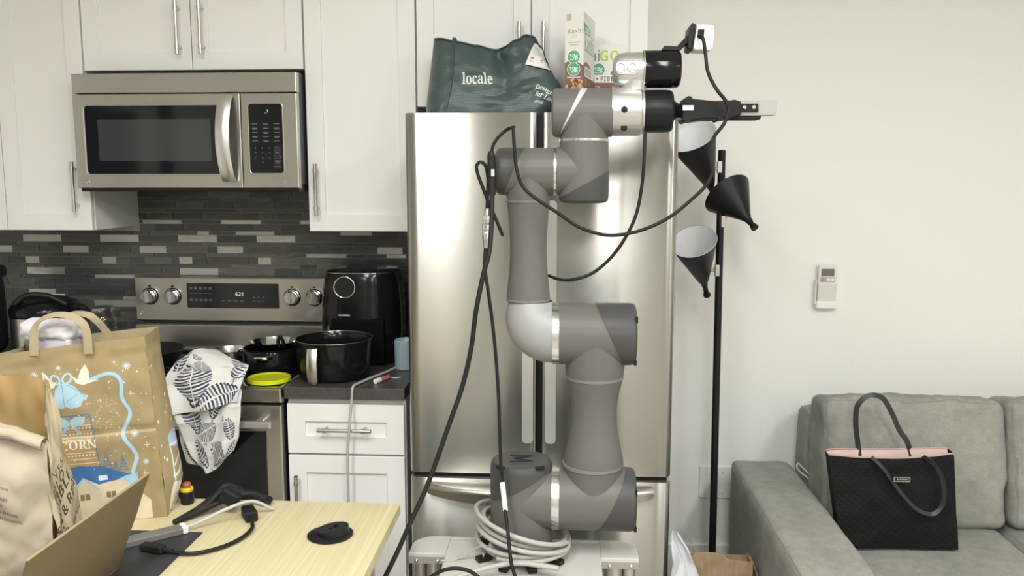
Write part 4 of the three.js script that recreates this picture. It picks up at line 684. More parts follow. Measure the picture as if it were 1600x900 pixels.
{ // patterned towel: bunched on the front of the cooktop, falling over the oven handle
  const t = thing('kitchen_towel', 'white kitchen towel printed with dark feathers draped over the oven handle', 'towel', [0.49, 0.8, 0.7]);
  const feather = (g, x, y, len, wid, rot, n = 15) => { g.save(); g.translate(x, y); g.rotate(rot); g.strokeStyle = '#e9e9ec'; for (let i = 0; i < n; i++) { const k = i / (n - 1), w = wid * Math.sin(PI * (0.12 + 0.8 * k)), yy = (k - 0.5) * len; g.strokeStyle = i % 4 === 3 ? '#73748a' : '#3d3e50'; g.lineWidth = len / n * 0.58; g.beginPath(); g.moveTo(-6, yy); g.quadraticCurveTo(-w * 0.6, yy - 6, -w, yy + 16 + 8 * rnd()); g.stroke(); g.beginPath(); g.moveTo(6, yy); g.quadraticCurveTo(w * 0.6, yy - 6, w, yy + 16 + 8 * rnd()); g.stroke(); } g.restore(); };
  const print = canvas(1024, 1024, (g) => {
    g.fillStyle = '#e9e8e5'; g.fillRect(0, 0, 1024, 1024);
    feather(g, 250, 640, 420, 150, 0.15, 15); feather(g, 650, 180, 330, 140, 1.1, 13); feather(g, 640, 760, 300, 110, -0.5, 12); feather(g, 280, 210, 300, 110, 0.4, 12); feather(g, 860, 470, 260, 90, 0.2, 11); feather(g, 100, 950, 260, 100, -0.2, 10); feather(g, 900, 930, 230, 90, 0.5, 9); feather(g, 470, 470, 300, 120, 1.9, 13); feather(g, 920, 150, 240, 90, -0.4, 11);
    g.strokeStyle = '#50515f'; g.lineWidth = 6; for (const [x, y] of [[560, 590], [760, 600], [420, 300]]) { for (let i = 0; i < 3; i++) { g.beginPath(); g.moveTo(x - 26 + i * 8, y + i * 14); g.lineTo(x + 30 - i * 6, y + i * 15 - 3); g.stroke(); } g.beginPath(); g.moveTo(x, y - 30); g.lineTo(x + 4, y + 44); g.stroke(); }
  });
  const cloth = mat(1, 1, 1, 0.9, 0, { map: print, bumpMap: rep(fabricBump, 3, 3), bumpScale: 0.0008 });
  const cloth2 = mat(1, 1, 1, 0.9, 0, { map: rep(print, 0.62, 0.62), bumpMap: rep(fabricBump, 3, 3), bumpScale: 0.0008 });
  const lerpTable = (k, v) => { for (let i = 1; i < k.length; i++) if (v <= k[i][0]) { const f = (v - k[i - 1][0]) / (k[i][0] - k[i - 1][0]), s = f * f * (3 - 2 * f); return k[i - 1].map((a, q) => a + (k[i][q] - a) * s); } return k[k.length - 1]; };
  // rows: v, left px, right px, height px at left, at right, depth
  const hang = [[0, 286, 372, 600, 600, 0.69], [0.14, 262, 378, 616, 612, 0.715], [0.3, 272, 376, 640, 634, 0.738], [0.45, 281, 374, 660, 656, 0.742], [0.7, 289, 372, 690, 684, 0.742], [0.85, 300, 365, 714, 704, 0.740], [1, 318, 345, 737, 722, 0.738]];
  put('hanging_layer', sheet(44, 50, (u, v) => { const [, xl, xr, yl, yr, z] = lerpTable(hang, v); const p = at(xl + (xr - xl) * u, yl + (yr - yl) * u + 7 * Math.sin(u * PI) * v, z); p.z += 0.010 * Math.sin(u * 15 + v * 4) * (0.4 + v) * 0.8 + 0.012 * nz(u * 4, v * 4); return p; }, 0.003), cloth, t);
  const under = [[0, 278, 300, 655, 655, 0.722], [0.5, 282, 312, 690, 700, 0.722], [1, 292, 328, 722, 734, 0.722]];
  put('under_layer', sheet(12, 20, (u, v) => { const [, xl, xr, yl, yr, z] = lerpTable(under, v); const p = at(xl + (xr - xl) * u, yl + (yr - yl) * u, z); p.z += 0.004 * Math.sin(u * 8) - 0.004; return p; }, 0.003), cloth2, t);
  const bunch = [[0, 292, 336, 556, 549, 0.58], [0.12, 276, 352, 566, 556, 0.62], [0.35, 262, 389, 585, 571, 0.665], [0.6, 255, 381, 602, 590, 0.70], [0.85, 260, 374, 625, 612, 0.735], [1, 268, 372, 648, 628, 0.748]];
  put('bunched_layer', sheet(48, 44, (u, v) => { const [, xl, xr, yl, yr, z] = lerpTable(bunch, v); const p = at(xl + (xr - xl) * u, yl + (yr - yl) * u - 9 * Math.sin(u * PI) * (1 - v), z); p.z += 0.024 * Math.sin(u * PI) + 0.02 * nz(u * 3.4 + 2, v * 3.2) + 0.012 * Math.sin(u * 11 - v * 5) * (0.35 + v * 0.5); return p; }, 0.003), cloth2, t);
  put('folded_edge', sheet(40, 10, (u, v) => { const p = at(303 + 84 * u, 553 + 22 * u + 4 * Math.sin(u * PI) + (22 + 4 * u) * v, 0.66); p.z += 0.03 * Math.sin(v * PI) + 0.012 * Math.sin(u * 7); return p; }, 0.003), cloth, t);
}

// ------------------------------------------------------------------ table, bags and boxes at the left
const TY = 0.74;
{
  const wood = canvas(1024, 1024, (g, w, h) => {
    g.fillStyle = '#d1c6a0'; g.fillRect(0, 0, w, h);
    for (let i = 0; i < 240; i++) { const x = rnd() * w, a = 0.03 + 0.07 * rnd(); g.strokeStyle = rnd() < 0.6 ? `rgba(190,160,95,${a})` : `rgba(255,246,210,${a * 1.6})`; g.lineWidth = 1 + rnd() * 9; g.beginPath(); g.moveTo(x, 0); for (let y = 0; y <= h; y += 64) g.lineTo(x + 7 * Math.sin(y / 170 + i) + y * 0.02 * Math.sin(i), y); g.stroke(); }
    for (let i = 0; i < 26; i++) { const x = rnd() * w, y = rnd() * h; g.strokeStyle = 'rgba(150,120,70,0.22)'; g.lineWidth = 2; g.beginPath(); g.moveTo(x, y); g.lineTo(x + rr(-8, 8), y + 40 + rnd() * 120); g.stroke(); }
  });
  const t = thing('wooden_table', 'pale wooden table with a straight front edge standing before the cooker', 'table', [0.5, 0, 1.6]);
  const m = mat(1, 1, 1, 0.45, 0, { map: rep(wood, 1.4, 1.0) });
  put('tabletop', bx(-0.35, TY - 0.028, 1.131, 1.226, TY, 2.15, 0.002), m, t);
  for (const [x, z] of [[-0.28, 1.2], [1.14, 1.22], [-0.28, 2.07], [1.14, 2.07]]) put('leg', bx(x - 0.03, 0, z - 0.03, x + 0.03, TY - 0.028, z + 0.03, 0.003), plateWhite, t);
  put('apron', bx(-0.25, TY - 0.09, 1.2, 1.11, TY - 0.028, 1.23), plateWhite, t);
  const mt = thing('desk_mat', 'dark grey rectangular mat on the table beside the brown carton', 'mat', [0.6, TY, 1.6]);
  put('mat_sheet', bx(0.45, TY + 0.0004, 1.341, 0.799, TY + 0.0032, 2.0, 0.001), mat(0.036, 0.036, 0.039, 0.6), mt);
  const g = thing('pop_up_socket', 'round black pop-up socket set into the wooden tabletop', 'socket', [1.101, TY, 1.335]);
  put('socket_ring', lathe(1.101, TY, 1.335, [[0.0001, 0.0008], [0.040, 0.0008], [0.048, 0.001], [0.0525, 0.0025], [0.053, 0.004], [0.047, 0.0065], [0.0001, 0.0065]], 56), blackSatin, g);
  const disc = new THREE.CylinderGeometry(0.0365, 0.0365, 0.016, 48).rotateZ(0.13).rotateX(-0.05).translate(1.107, TY + 0.0105, 1.331);
  const top = put('socket_head', disc, blackSatin, g);
  put('socket_hole', [cyl(V(1.113, TY + 0.017, 1.326), V(1.113, TY + 0.0208, 1.326), 0.006), cyl(V(1.103, TY + 0.016, 1.338), V(1.103, TY + 0.0192, 1.338), 0.004)], blackGloss, top);
}
const kraftBump = noiseTex(256, (u, v) => 0.45 * n16(u, v) + 0.5 * n4(u, v) + 0.05 * n128(u, v));
{ // large printed paper bag
  const kraft = '#9f8e69';
  const art = canvas(1536, 2048, (g, w, h) => {
    const P = (u, v) => [u * w, (1 - v) * h], blue = '#a9cbdd', deep = '#3f6fa5', pale = '#e6dccb', line = '#5577a0';
    g.fillStyle = kraft; g.fillRect(0, 0, w, h);
    const star = (u, v, r, c, n = 6) => { const [x, y] = P(u, v); g.strokeStyle = c; g.lineWidth = r * 0.22; for (let i = 0; i < n; i++) { const a = i / n * PI; g.beginPath(); g.moveTo(x - r * Math.cos(a), y - r * Math.sin(a)); g.lineTo(x + r * Math.cos(a), y + r * Math.sin(a)); g.stroke(); } };
    const dot = (u, v, r, c) => { const [x, y] = P(u, v); g.fillStyle = c; g.beginPath(); g.arc(x, y, r, 0, 7); g.fill(); };
    const poly = (pts, c) => { g.fillStyle = c; g.beginPath(); pts.forEach((p, i) => (i ? g.lineTo(...P(...p)) : g.moveTo(...P(...p)))); g.closePath(); g.fill(); };
    // ribbon
    const rib = [[0.60, 0.80], [0.68, 0.823], [0.751, 0.827], [0.795, 0.80], [0.808, 0.76], [0.783, 0.677], [0.845, 0.603], [0.805, 0.54], [0.762, 0.496], [0.775, 0.455], [0.82, 0.40], [0.845, 0.349], [0.81, 0.29], [0.79, 0.245]];
    for (const [lw, c] of [[44, '#8fb6cf'], [34, blue]]) { g.strokeStyle = c; g.lineWidth = lw; g.lineCap = 'round'; g.lineJoin = 'round'; g.beginPath(); g.moveTo(...P(...rib[0])); for (let i = 1; i < rib.length - 1; i++) { const a = P(...rib[i]), b = P(...rib[i + 1]); g.quadraticCurveTo(a[0], a[1], (a[0] + b[0]) / 2, (a[1] + b[1]) / 2); } g.stroke(); }
    // bells
    poly([[0.40, 0.80], [0.36, 0.765], [0.342, 0.70], [0.335, 0.675], [0.39, 0.655], [0.415, 0.67], [0.45, 0.655], [0.515, 0.665], [0.53, 0.69], [0.575, 0.715], [0.53, 0.735], [0.49, 0.775], [0.44, 0.80]], blue);
    g.strokeStyle = '#8aa9ba'; g.lineWidth = 9; g.beginPath(); g.moveTo(...P(0.41, 0.80)); g.lineTo(...P(0.41, 0.66)); g.moveTo(...P(0.43, 0.70)); g.lineTo(...P(0.50, 0.73)); g.moveTo(...P(0.44, 0.79)); g.quadraticCurveTo(...P(0.5, 0.76), ...P(0.55, 0.715)); g.stroke();
    g.lineWidth = 22; g.strokeStyle = blue; for (const s of [-1, 1]) { g.beginPath(); g.ellipse(...P(0.41 + s * 0.038, 0.822), 40, 55, s * 0.5, 0, 7); g.stroke(); }
    // doves
    poly([[0.29, 0.875], [0.315, 0.855], [0.335, 0.83], [0.345, 0.80], [0.385, 0.815], [0.355, 0.78], [0.32, 0.77], [0.30, 0.79], [0.292, 0.83]], '#e8dccf');
    poly([[0.578, 0.888], [0.545, 0.86], [0.525, 0.83], [0.52, 0.81], [0.475, 0.835], [0.505, 0.79], [0.55, 0.778], [0.66, 0.795], [0.59, 0.80], [0.598, 0.845]], '#e8dccf');
    // popcorn tin
    g.strokeStyle = line; g.lineWidth = 11; g.beginPath(); g.moveTo(...P(0.29, 0.62)); g.lineTo(...P(0.565, 0.612)); g.lineTo(...P(0.582, 0.32)); g.stroke(); g.beginPath(); g.ellipse(...P(0.50, 0.607), 100, 20, 0, 0, 7); g.stroke();
    poly([[0.30, 0.60], [0.562, 0.592], [0.578, 0.325], [0.30, 0.335]], '#a99063');
    g.strokeStyle = pale; g.lineWidth = 7; for (const v of [0.56, 0.525, 0.49, 0.405, 0.37, 0.345]) { g.beginPath(); g.moveTo(...P(0.30, v)); g.lineTo(...P(0.568, v - 0.003)); g.stroke(); }
    for (let i = 0; i < 11; i++) for (const v of [0.542, 0.507, 0.388]) dot(0.31 + i * 0.0245, v, 10, pale);
    g.fillStyle = pale; g.font = 'bold 132px serif'; g.fillText('POPCORN', ...P(0.155, 0.425)); g.font = 'bold 34px sans-serif'; g.fillText('CARAMEL MARSHMALLOW', ...P(0.27, 0.468));
    for (const s of [-1, 1]) { g.fillStyle = blue; g.beginPath(); g.ellipse(...P(0.42 + s * 0.055, 0.58), 85, 55, s * -0.35, 0, 7); g.fill(); poly([[0.42, 0.575], [0.42 + s * 0.05, 0.50], [0.42 + s * 0.075, 0.515]], blue); }
    // hill, trees, house
    poly([[0.30, 0.32], [0.45, 0.33], [0.60, 0.315], [0.76, 0.262], [0.84, 0.25], [0.60, 0.13], [0.30, 0.15]], deep); poly([[0.58, 0.20], [0.75, 0.252], [0.83, 0.262], [0.83, 0.16], [0.70, 0.14]], '#a4cbe0');
    g.strokeStyle = line; g.lineWidth = 7; for (const [u, v, s] of [[0.632, 0.30, 1.25], [0.69, 0.285, 0.8], [0.742, 0.285, 1.15]]) { const [x, y] = P(u, v); for (let i = 0; i < 4; i++) { const k = 1 - i * 0.22; g.beginPath(); g.moveTo(x - 46 * k * s, y - i * 30 * s); g.lineTo(x, y - (i + 1.6) * 30 * s); g.lineTo(x + 46 * k * s, y - i * 30 * s); g.closePath(); g.stroke(); } }
    poly([[0.36, 0.175], [0.46, 0.258], [0.56, 0.215], [0.72, 0.235], [0.84, 0.15], [0.90, 0.10], [0.90, 0], [0.30, 0], [0.34, 0.12]], '#ddcfb2');
    g.strokeStyle = '#9fc8de'; g.lineWidth = 22; g.beginPath(); g.moveTo(...P(0.35, 0.17)); g.lineTo(...P(0.46, 0.255)); g.lineTo(...P(0.55, 0.19)); g.stroke(); poly([[0.56, 0.262], [0.62, 0.262], [0.62, 0.235], [0.56, 0.235]], '#cfe0ea');
    for (const [u, v] of [[0.42, 0.165], [0.455, 0.165], [0.60, 0.17], [0.635, 0.17], [0.70, 0.165]]) poly([[u, v], [u + 0.03, v], [u + 0.03, v - 0.035], [u, v - 0.035]], '#8c7346');
    // snow
    for (const [u, v, r] of [[0.851, 0.854, 42], [0.847, 0.48, 40], [0.24, 0.86, 36], [0.40, 0.885, 24], [0.9, 0.317, 30]]) star(u, v, r, '#c4d3da', 5);
    for (const [u, v, r] of [[0.773, 0.881, 26], [0.856, 0.701, 28], [0.92, 0.41, 30], [0.88, 0.255, 30]]) star(u, v, r, pale, 2);
    for (let i = 0; i < 90; i++) dot(rr(0.2, 0.97), rr(0.3, 0.9), rr(3, 9), pale);
    for (let i = 0; i < 110; i++) dot(0.68 + rr(-0.08, 0.08), 0.6 + rr(-0.08, 0.08), rr(1, 5), pale);
    g.fillStyle = 'rgba(220,205,165,0.5)'; g.fillRect(0, h * 0.505, w, 26);
  });
  const sideArt = canvas(512, 1024, (g, w, h) => { g.fillStyle = kraft; g.fillRect(0, 0, w, h); g.fillStyle = '#e6dccb'; for (let i = 0; i < 30; i++) { g.beginPath(); g.arc(rnd() * w, rnd() * h, 3 + rnd() * 8, 0, 7); g.fill(); } g.fillStyle = '#a9bcd6'; g.beginPath(); g.ellipse(230, 610, 110, 50, 0, 0, 7); g.fill(); g.strokeStyle = '#d7dfe2'; g.lineWidth = 14; g.strokeRect(130, 640, 210, 330); for (let i = 0; i < 3; i++) { g.beginPath(); g.moveTo(130, 760 + i * 60); g.lineTo(340, 690 + i * 60); g.stroke(); } g.fillStyle = '#ece3d2'; g.beginPath(); g.moveTo(110, 850); g.lineTo(512, 900); g.lineTo(512, 1024); g.lineTo(60, 1024); g.fill(); g.fillStyle = kraft; g.font = 'bold 110px sans-serif'; g.fillText('JOE', 150, 1000); });
  const paper = (m) => mat(1, 1, 1, 0.8, 0, { map: m, bumpMap: rep(kraftBump, 1, 1), bumpScale: 0.0016 });
  const plain = mat(0.38, 0.31, 0.18, 0.8, 0, { bumpMap: rep(kraftBump, 2, 2), bumpScale: 0.003 });
  const t = thing('paper_bag', 'large brown paper bag printed with blue bells and a popcorn tin', 'bag', [0.5, TY, 1.25]);
  const FL = V(0.334, 1.163, 1.362), FR = V(0.639, 1.190, 1.25), FLb = V(0.362, TY + 0.001, 1.345), FRb = V(0.671, TY + 0.001, 1.25), BL = V(0.312, 1.167, 1.215), BR = V(0.612, 1.192, 1.125), BLb = V(0.34, TY + 0.001, 1.225), BRb = V(0.650, TY + 0.001, 1.145);
  const crease = (u, v) => 0.009 * nz(u * 4, v * 4) + 0.004 * nz(u * 11, v * 11) - 0.006 * Math.exp(-(((v - 0.5) / 0.02) ** 2)) + (v > 0.93 ? 0.006 * Math.sin(u * 9) : 0);
  const lean = V(0.03, 0.06, -0.03);
  put('front_panel', quad(FLb, FRb, FR, FL, 40, 50, crease), paper(art), t);
  const sideB = (u, v) => 0.034 * Math.sin(u * PI) * (v < 0.18 ? v / 0.18 : 1) * (1.1 - 0.9 * v) * (v > 0.9 ? 0.2 : 1) + 0.003 * nz(u * 7, v * 9);
  put('side_panel', quad(FRb, BRb, BR, FR, 16, 40, sideB), paper(sideArt), t);
  put('side_panel', quad(BLb, FLb, FL, BL, 12, 20, (u, v) => -0.03 * Math.sin(u * PI) * v), plain, t);
  put('back_panel', quad(BRb, BLb, BL, BR, 24, 30, (u, v) => 0.008 * nz(u * 5, v * 5)), plain, t);
  put('bottom_panel', quad(BLb, BRb, FRb, FLb, 2, 2), plain, t);
  const H = mat(0.42, 0.35, 0.22, 0.75);
  const strap = (list, w, z) => { const pts = list.map(([x, y, zz]) => at(x, y, zz ?? z)); const c = new THREE.CatmullRomCurve3(pts, false, 'centripetal'); return sheet(2, 48, (u, v) => { const p = c.getPoint(v), tg = c.getTangent(v); const sd = V(tg.y, -tg.x, 0).normalize(); if (sd.lengthSq() < 0.01) sd.set(1, 0, 0); const out = p.addScaledVector(sd, (u - 0.5) * w * (1 - 0.55 * Math.abs(tg.x))); out.z += (u - 0.5) * 0.02 * Math.abs(tg.x); return out; }, 0.0012); };
  put('handle', strap([[53, 556, 1.34], [53, 530, 1.335], [54, 512, 1.33], [66, 498, 1.325], [92, 491, 1.315], [116, 496, 1.305], [131, 508, 1.30], [136, 526, 1.30], [138, 553, 1.302]], 0.021, 1.32), H, t);
  put('handle', strap([[112, 528, 1.17], [104, 510, 1.17], [98, 498, 1.175], [112, 490, 1.18], [138, 492, 1.18], [152, 502, 1.17], [166, 518, 1.155], [176, 530, 1.15]], 0.020, 1.17), H, t);
}
{ // white pack poking up behind the bag opening
  const t = thing('paper_packet', 'white folded packet poking out of the printed paper bag', 'packet', at(85, 535, 1.26).toArray());
  put('packet', puff(0.125, 0.05, 0.07, 0.018, 20, [0.005, 0.006, 0.004], 0.014, 22).rotateZ(0.05).translate(...at(78, 517, 1.26).toArray()), mat(0.66, 0.64, 0.68, 0.6), t);
  put('packet_base', bx(0.375, TY + 0.004, 1.235, 0.475, at(78, 524, 1.26).y, 1.29, 0.01), mat(0.66, 0.64, 0.68, 0.6), t);
}
{ // crumpled lighter bag with dense lettering, standing in the carton
  const t = thing('paper_bag', 'pale crumpled paper bag with torn top and dark lettering down its side', 'bag', [0.55, TY + 0.006, 1.66]);
  const pale = '#b4a792';
  const words = canvas(768, 1536, (g, w, h) => {
    g.fillStyle = '#bdb095'; g.fillRect(0, 0, w, h); g.fillStyle = '#54402a'; const put1 = (s, x, y, px, rot, f = 'sans-serif', st = 'bold') => { g.save(); g.translate(x, y); g.rotate(rot); g.font = `${st} ${px}px ${f}`; g.fillText(s, 0, 0); g.restore(); };
    const r = -0.42;
    put1('IT’S', 90, 470, 150, r); g.strokeStyle = '#54402a'; g.lineWidth = 22; g.strokeRect(120, 500, 130, 150); put1('YES', 330, 590, 120, r, 'sans-serif', ''); put1('WILD', 200, 760, 140, r, 'sans-serif', ''); put1('SENSIBLE', 20, 960, 150, r); put1('CLEAN & REAL', 0, 1120, 128, r); put1('• • • • • •', 140, 1130, 70, r); put1('FOOD', 100, 1270, 150, r, 'sans-serif', ''); put1('for the soul', 480, 1120, 60, r); put1('Good', 180, 1380, 120, r, 'serif', 'italic'); put1('DELICIOUS', 60, 1560, 150, r); put1('JOY & JOY', 480, 1330, 90, r);
  });
  const smallText = canvas(1024, 1024, (g, w, h) => {
    g.fillStyle = pale; g.fillRect(0, 0, w, h); g.fillStyle = '#4c3d2c'; g.font = '31px sans-serif';
    ['THE INGREDIENTS BELOW', 'NO PRESERVATIVES', 'NO COLORINGS', 'NO ARTIFICIAL FLAVORS', 'COLORS or PRESERVATIVES'].forEach((s, i) => { g.save(); g.translate(455, 285 + i * 44 + (i ? 24 : 0)); g.rotate(0.14); if (!i) g.font = 'bold 21px sans-serif'; else g.font = 'bold 27px sans-serif'; g.fillText(s, 0, 0); g.restore(); });
  });
  const paper = (m) => mat(1, 1, 1, 0.75, 0, { map: m, bumpMap: rep(kraftBump, 1, 1), bumpScale: 0.002 });
  const inside = mat(0.40, 0.27, 0.11, 0.85);
  const NT = V(0.655, 1.062, 1.675), NB = V(0.653, TY + 0.011, 1.675), LT = V(0.46, 1.150, 1.74), LB = V(0.44, TY + 0.011, 1.74), FT = V(0.615, 1.170, 1.595), FB = V(0.668, TY + 0.011, 1.568), BT = V(0.42, 1.20, 1.61), BB = V(0.40, TY + 0.011, 1.61);
  const crush = (s) => (u, v) => s * (0.026 * nz(u * 2.6 + s, v * 2.4) + 0.010 * Math.abs(nz(u * 5, v * 5 + s)) + 0.0015 * nz(u * 16, v * 16)) * Math.min(1, v * 6);
  put('front_panel', quad(LB, NB, NT, LT, 44, 44, (u, v) => crush(1)(u, v) + 0.02 * Math.sin(v * PI) * Math.sin(u * PI)), paper(smallText), t);
  put('side_panel', sheet(24, 44, (u, v) => { const p = NB.clone().lerp(FB, u).lerp(NT.clone().lerp(FT, u), v); p.x += 0.014 * nz(u * 3, v * 4) + 0.003 * nz(u * 9, v * 10); if (v > 0.9) p.y += 0.02 * nz(u * 9, 3) * (v - 0.9) * 10; return p; }, 0.001), paper(words), t);
  put('back_panel', sheet(30, 30, (u, v) => { const p = FB.clone().lerp(BB, u).lerp(FT.clone().lerp(BT, u), v); p.z += 0.012 * nz(u * 5, v * 5); if (v > 0.85) p.y += (v - 0.85) * 6.6 * (0.022 * nz(u * 4, 9) + 0.005 * nz(u * 15, 2)); return p; }, 0.001), inside, t);
  put('side_panel', quad(BB, LB, LT, BT, 12, 16, (u, v) => 0.01 * nz(u * 4, v * 4)), inside, t);
  put('bottom_panel', quad(BB, FB, NB, LB, 2, 2), inside, t);
  put('rolled_rim', sheet(30, 8, (u, v) => { const p = LT.clone().lerp(NT, u); const a = v * PI * 1.3; p.y += 0.004 + 0.012 * Math.sin(a) + 0.006 * nz(u * 8, 1); p.z += 0.008 - 0.014 * Math.cos(a) + 0.008 * nz(u * 6, 5); return p; }, 0.001), paper(smallText), t);
}
{ // brown carton with its side flap standing up
  const board = mat(0.165, 0.125, 0.066, 0.75, 0, { bumpMap: rep(blotch, 3, 3), bumpScale: 0.001 });
  const edge = mat(0.36, 0.28, 0.16, 0.8);
  const t = thing('cardboard_box', 'open brown cardboard box holding the pale paper bag on the table', 'box', [0.5, TY + 0.0035, 1.74]);
  const y0 = TY + 0.0036;
  put('bottom_panel', bx(0.34, y0, 1.535, 0.70, y0 + 0.003, 1.925), board, t);
  const q = (bl, br, tr, tl) => quad(bl, br, tr, tl, 16, 12, (u, v) => 0.002 * nz(u * 3, v * 3), 0.004);
  put('side_panel', q(V(0.700, y0, 1.925), V(0.700, y0, 1.535), V(0.776, 0.952, 1.525), V(0.776, 0.950, 1.93)), board, t);
  put('board_edge', capped([V(0.774, 0.952, 1.525), V(0.774, 0.9505, 1.93)], 0.0026, 8, 6), edge, t);
  put('side_panel', q(V(0.34, y0, 1.535), V(0.34, y0, 1.925), V(0.32, 0.86, 1.925), V(0.32, 0.86, 1.535)), board, t);
  put('back_panel', q(V(0.700, y0, 1.535), V(0.34, y0, 1.535), V(0.34, 0.80, 1.525), V(0.715, 0.80, 1.525)), board, t);
  put('near_panel', q(V(0.34, y0, 1.925), V(0.700, y0, 1.925), V(0.745, 0.865, 1.94), V(0.34, 0.865, 1.94)), board, t);
}
{ // adapter, hub and cables on the mat
  const t = thing('power_adapter', 'grey slim power adapter lying on the dark mat beside the carton', 'adapter', [0.74, TY + 0.003, 1.36]);
  put('adapter_body', bx(-0.075, 0, -0.017, 0.075, 0.016, 0.017, 0.003).rotateY(0.72).translate(0.70, TY + 0.0035, 1.392), mat(0.16, 0.155, 0.15, 0.35), t);
  put('adapter_cap', bx(0.066, 0.0005, -0.0175, 0.080, 0.0168, 0.0175, 0.003).rotateY(0.72).translate(0.70, TY + 0.0035, 1.392), plasticWhite, t);
  put('lead', capped([V(0.758, TY + 0.012, 1.34), V(0.79, TY + 0.02, 1.312), V(0.835, TY + 0.038, 1.288), V(0.880, TY + 0.040, 1.24), V(0.918, TY + 0.008, 1.205)], 0.0042, 40), mat(0.5, 0.5, 0.49, 0.45), t);
  const c = thing('plug_cable', 'black cord with a right-angled plug looping across the mat and tabletop', 'cord', [0.78, TY + 0.003, 1.42]);
  put('plug', [bx(-0.03, 0, -0.011, 0.03, 0.018, 0.011, 0.005).rotateY(-0.25).translate(0.735, TY + 0.0036, 1.452), cyl(V(0.76, TY + 0.0125, 1.458), V(0.785, TY + 0.0115, 1.463), 0.007, 0.0045)], rubber, c);
  put('cord', capped([V(0.78, TY + 0.010, 1.463), V(0.83, TY + 0.0075, 1.463), V(0.875, TY + 0.007, 1.432), V(0.905, TY + 0.008, 1.385), V(0.913, TY + 0.010, 1.33), V(0.900, TY + 0.013, 1.295), V(0.889, TY + 0.014, 1.272)], 0.0046, 90), cableBlack, c);
  const b = thing('cable_bundle', 'tangle of thick black cords behind the printed paper bag', 'cords', [0.78, TY, 1.19]);
  for (let i = 0; i < 7; i++) put('cord', capped([V(0.715 + 0.004 * i, TY + 0.009, 1.30 - 0.014 * i), V(0.75 + 0.008 * i, TY + 0.016 + 0.006 * i, 1.255 - 0.011 * i), V(0.80, TY + 0.03 + 0.008 * ((i * 3) % 5), 1.215 - 0.006 * i), V(0.85, TY + 0.036 - 0.003 * i, 1.18 - 0.003 * i), V(0.895, TY + 0.012, 1.155 + 0.004 * i)], 0.0075, 50), rubber, b);
  put('cord_plug', bx(-0.028, 0, -0.015, 0.028, 0.026, 0.015, 0.005).rotateY(-1.0).translate(0.878, TY + 0.001, 1.252), blackMatt, c);
  put('cord_wrap', bx(-0.024, -0.018, -0.012, 0.024, 0.018, 0.012, 0.006).rotateZ(-0.5).translate(0.82, TY + 0.042, 1.225), blackMatt, b);
  const k = thing('bottle', 'small dark bottle with a yellow ring and orange cap behind the paper bag', 'bottle', [0.722, TY, 1.16]);
  put('bottle_body', lathe(0.683, TY + 0.001, 1.165, [[0.0001, 0], [0.015, 0], [0.0165, 0.004], [0.0165, 0.028], [0.013, 0.034]], 32), blackSatin, k);
  put('bottle_ring', lathe(0.683, TY + 0.033, 1.165, [[0.0001, 0], [0.0145, 0], [0.016, 0.002], [0.016, 0.008], [0.0145, 0.010], [0.0001, 0.010]], 32), mat(0.70, 0.56, 0.02, 0.4), k);
  put('bottle_cap', lathe(0.683, TY + 0.043, 1.165, [[0.010, 0], [0.0105, 0.002], [0.0105, 0.010], [0.009, 0.012], [0.0001, 0.012]], 28), mat(0.42, 0.13, 0.05, 0.4), k);
}

// ------------------------------------------------------------------ right side: remote, lamp, sofa, tote, carton
{
  const t = thing('wall_remote', 'white air conditioner remote in a holder on the bare wall', 'remote', [2.604, 1.16, 0.015]);
  put('holder', [bx(2.566, 1.083, 0.0005, 2.645, 1.19, 0.006, 0.002), bx(2.569, 1.083, 0.004, 2.645, 1.113, 0.030, 0.007), bx(2.5655, 1.10, 0.0005, 2.570, 1.19, 0.024, 0.0015)], plasticWhite, t);
  const r = put('remote_body', bx(2.574, 1.095, 0.0065, 2.642, 1.2465, 0.024, 0.004), mat(0.76, 0.755, 0.72, 0.4), t);
  put('remote_screen', bx(2.584, 1.206, 0.0235, 2.631, 1.233, 0.0248, 0.001), mat(0.16, 0.165, 0.145, 0.2), r);
  put('button_panel', bx(2.581, 1.183, 0.0235, 2.633, 1.204, 0.0246, 0.001), mat(0.50, 0.46, 0.47, 0.5), r);
  put('button', bx(2.583, 1.186, 0.024, 2.598, 1.198, 0.0262, 0.002), mat(0.36, 0.27, 0.29, 0.5), r);
  for (const x of [2.611, 2.625]) put('button', [cyl(V(x, 1.193, 0.024), V(x, 1.193, 0.0265), 0.0055)], plasticWhite, r);
  put('remote_cover', bx(2.577, 1.10, 0.0235, 2.640, 1.176, 0.0252, 0.001), mat(0.70, 0.69, 0.64, 0.45), r);
}
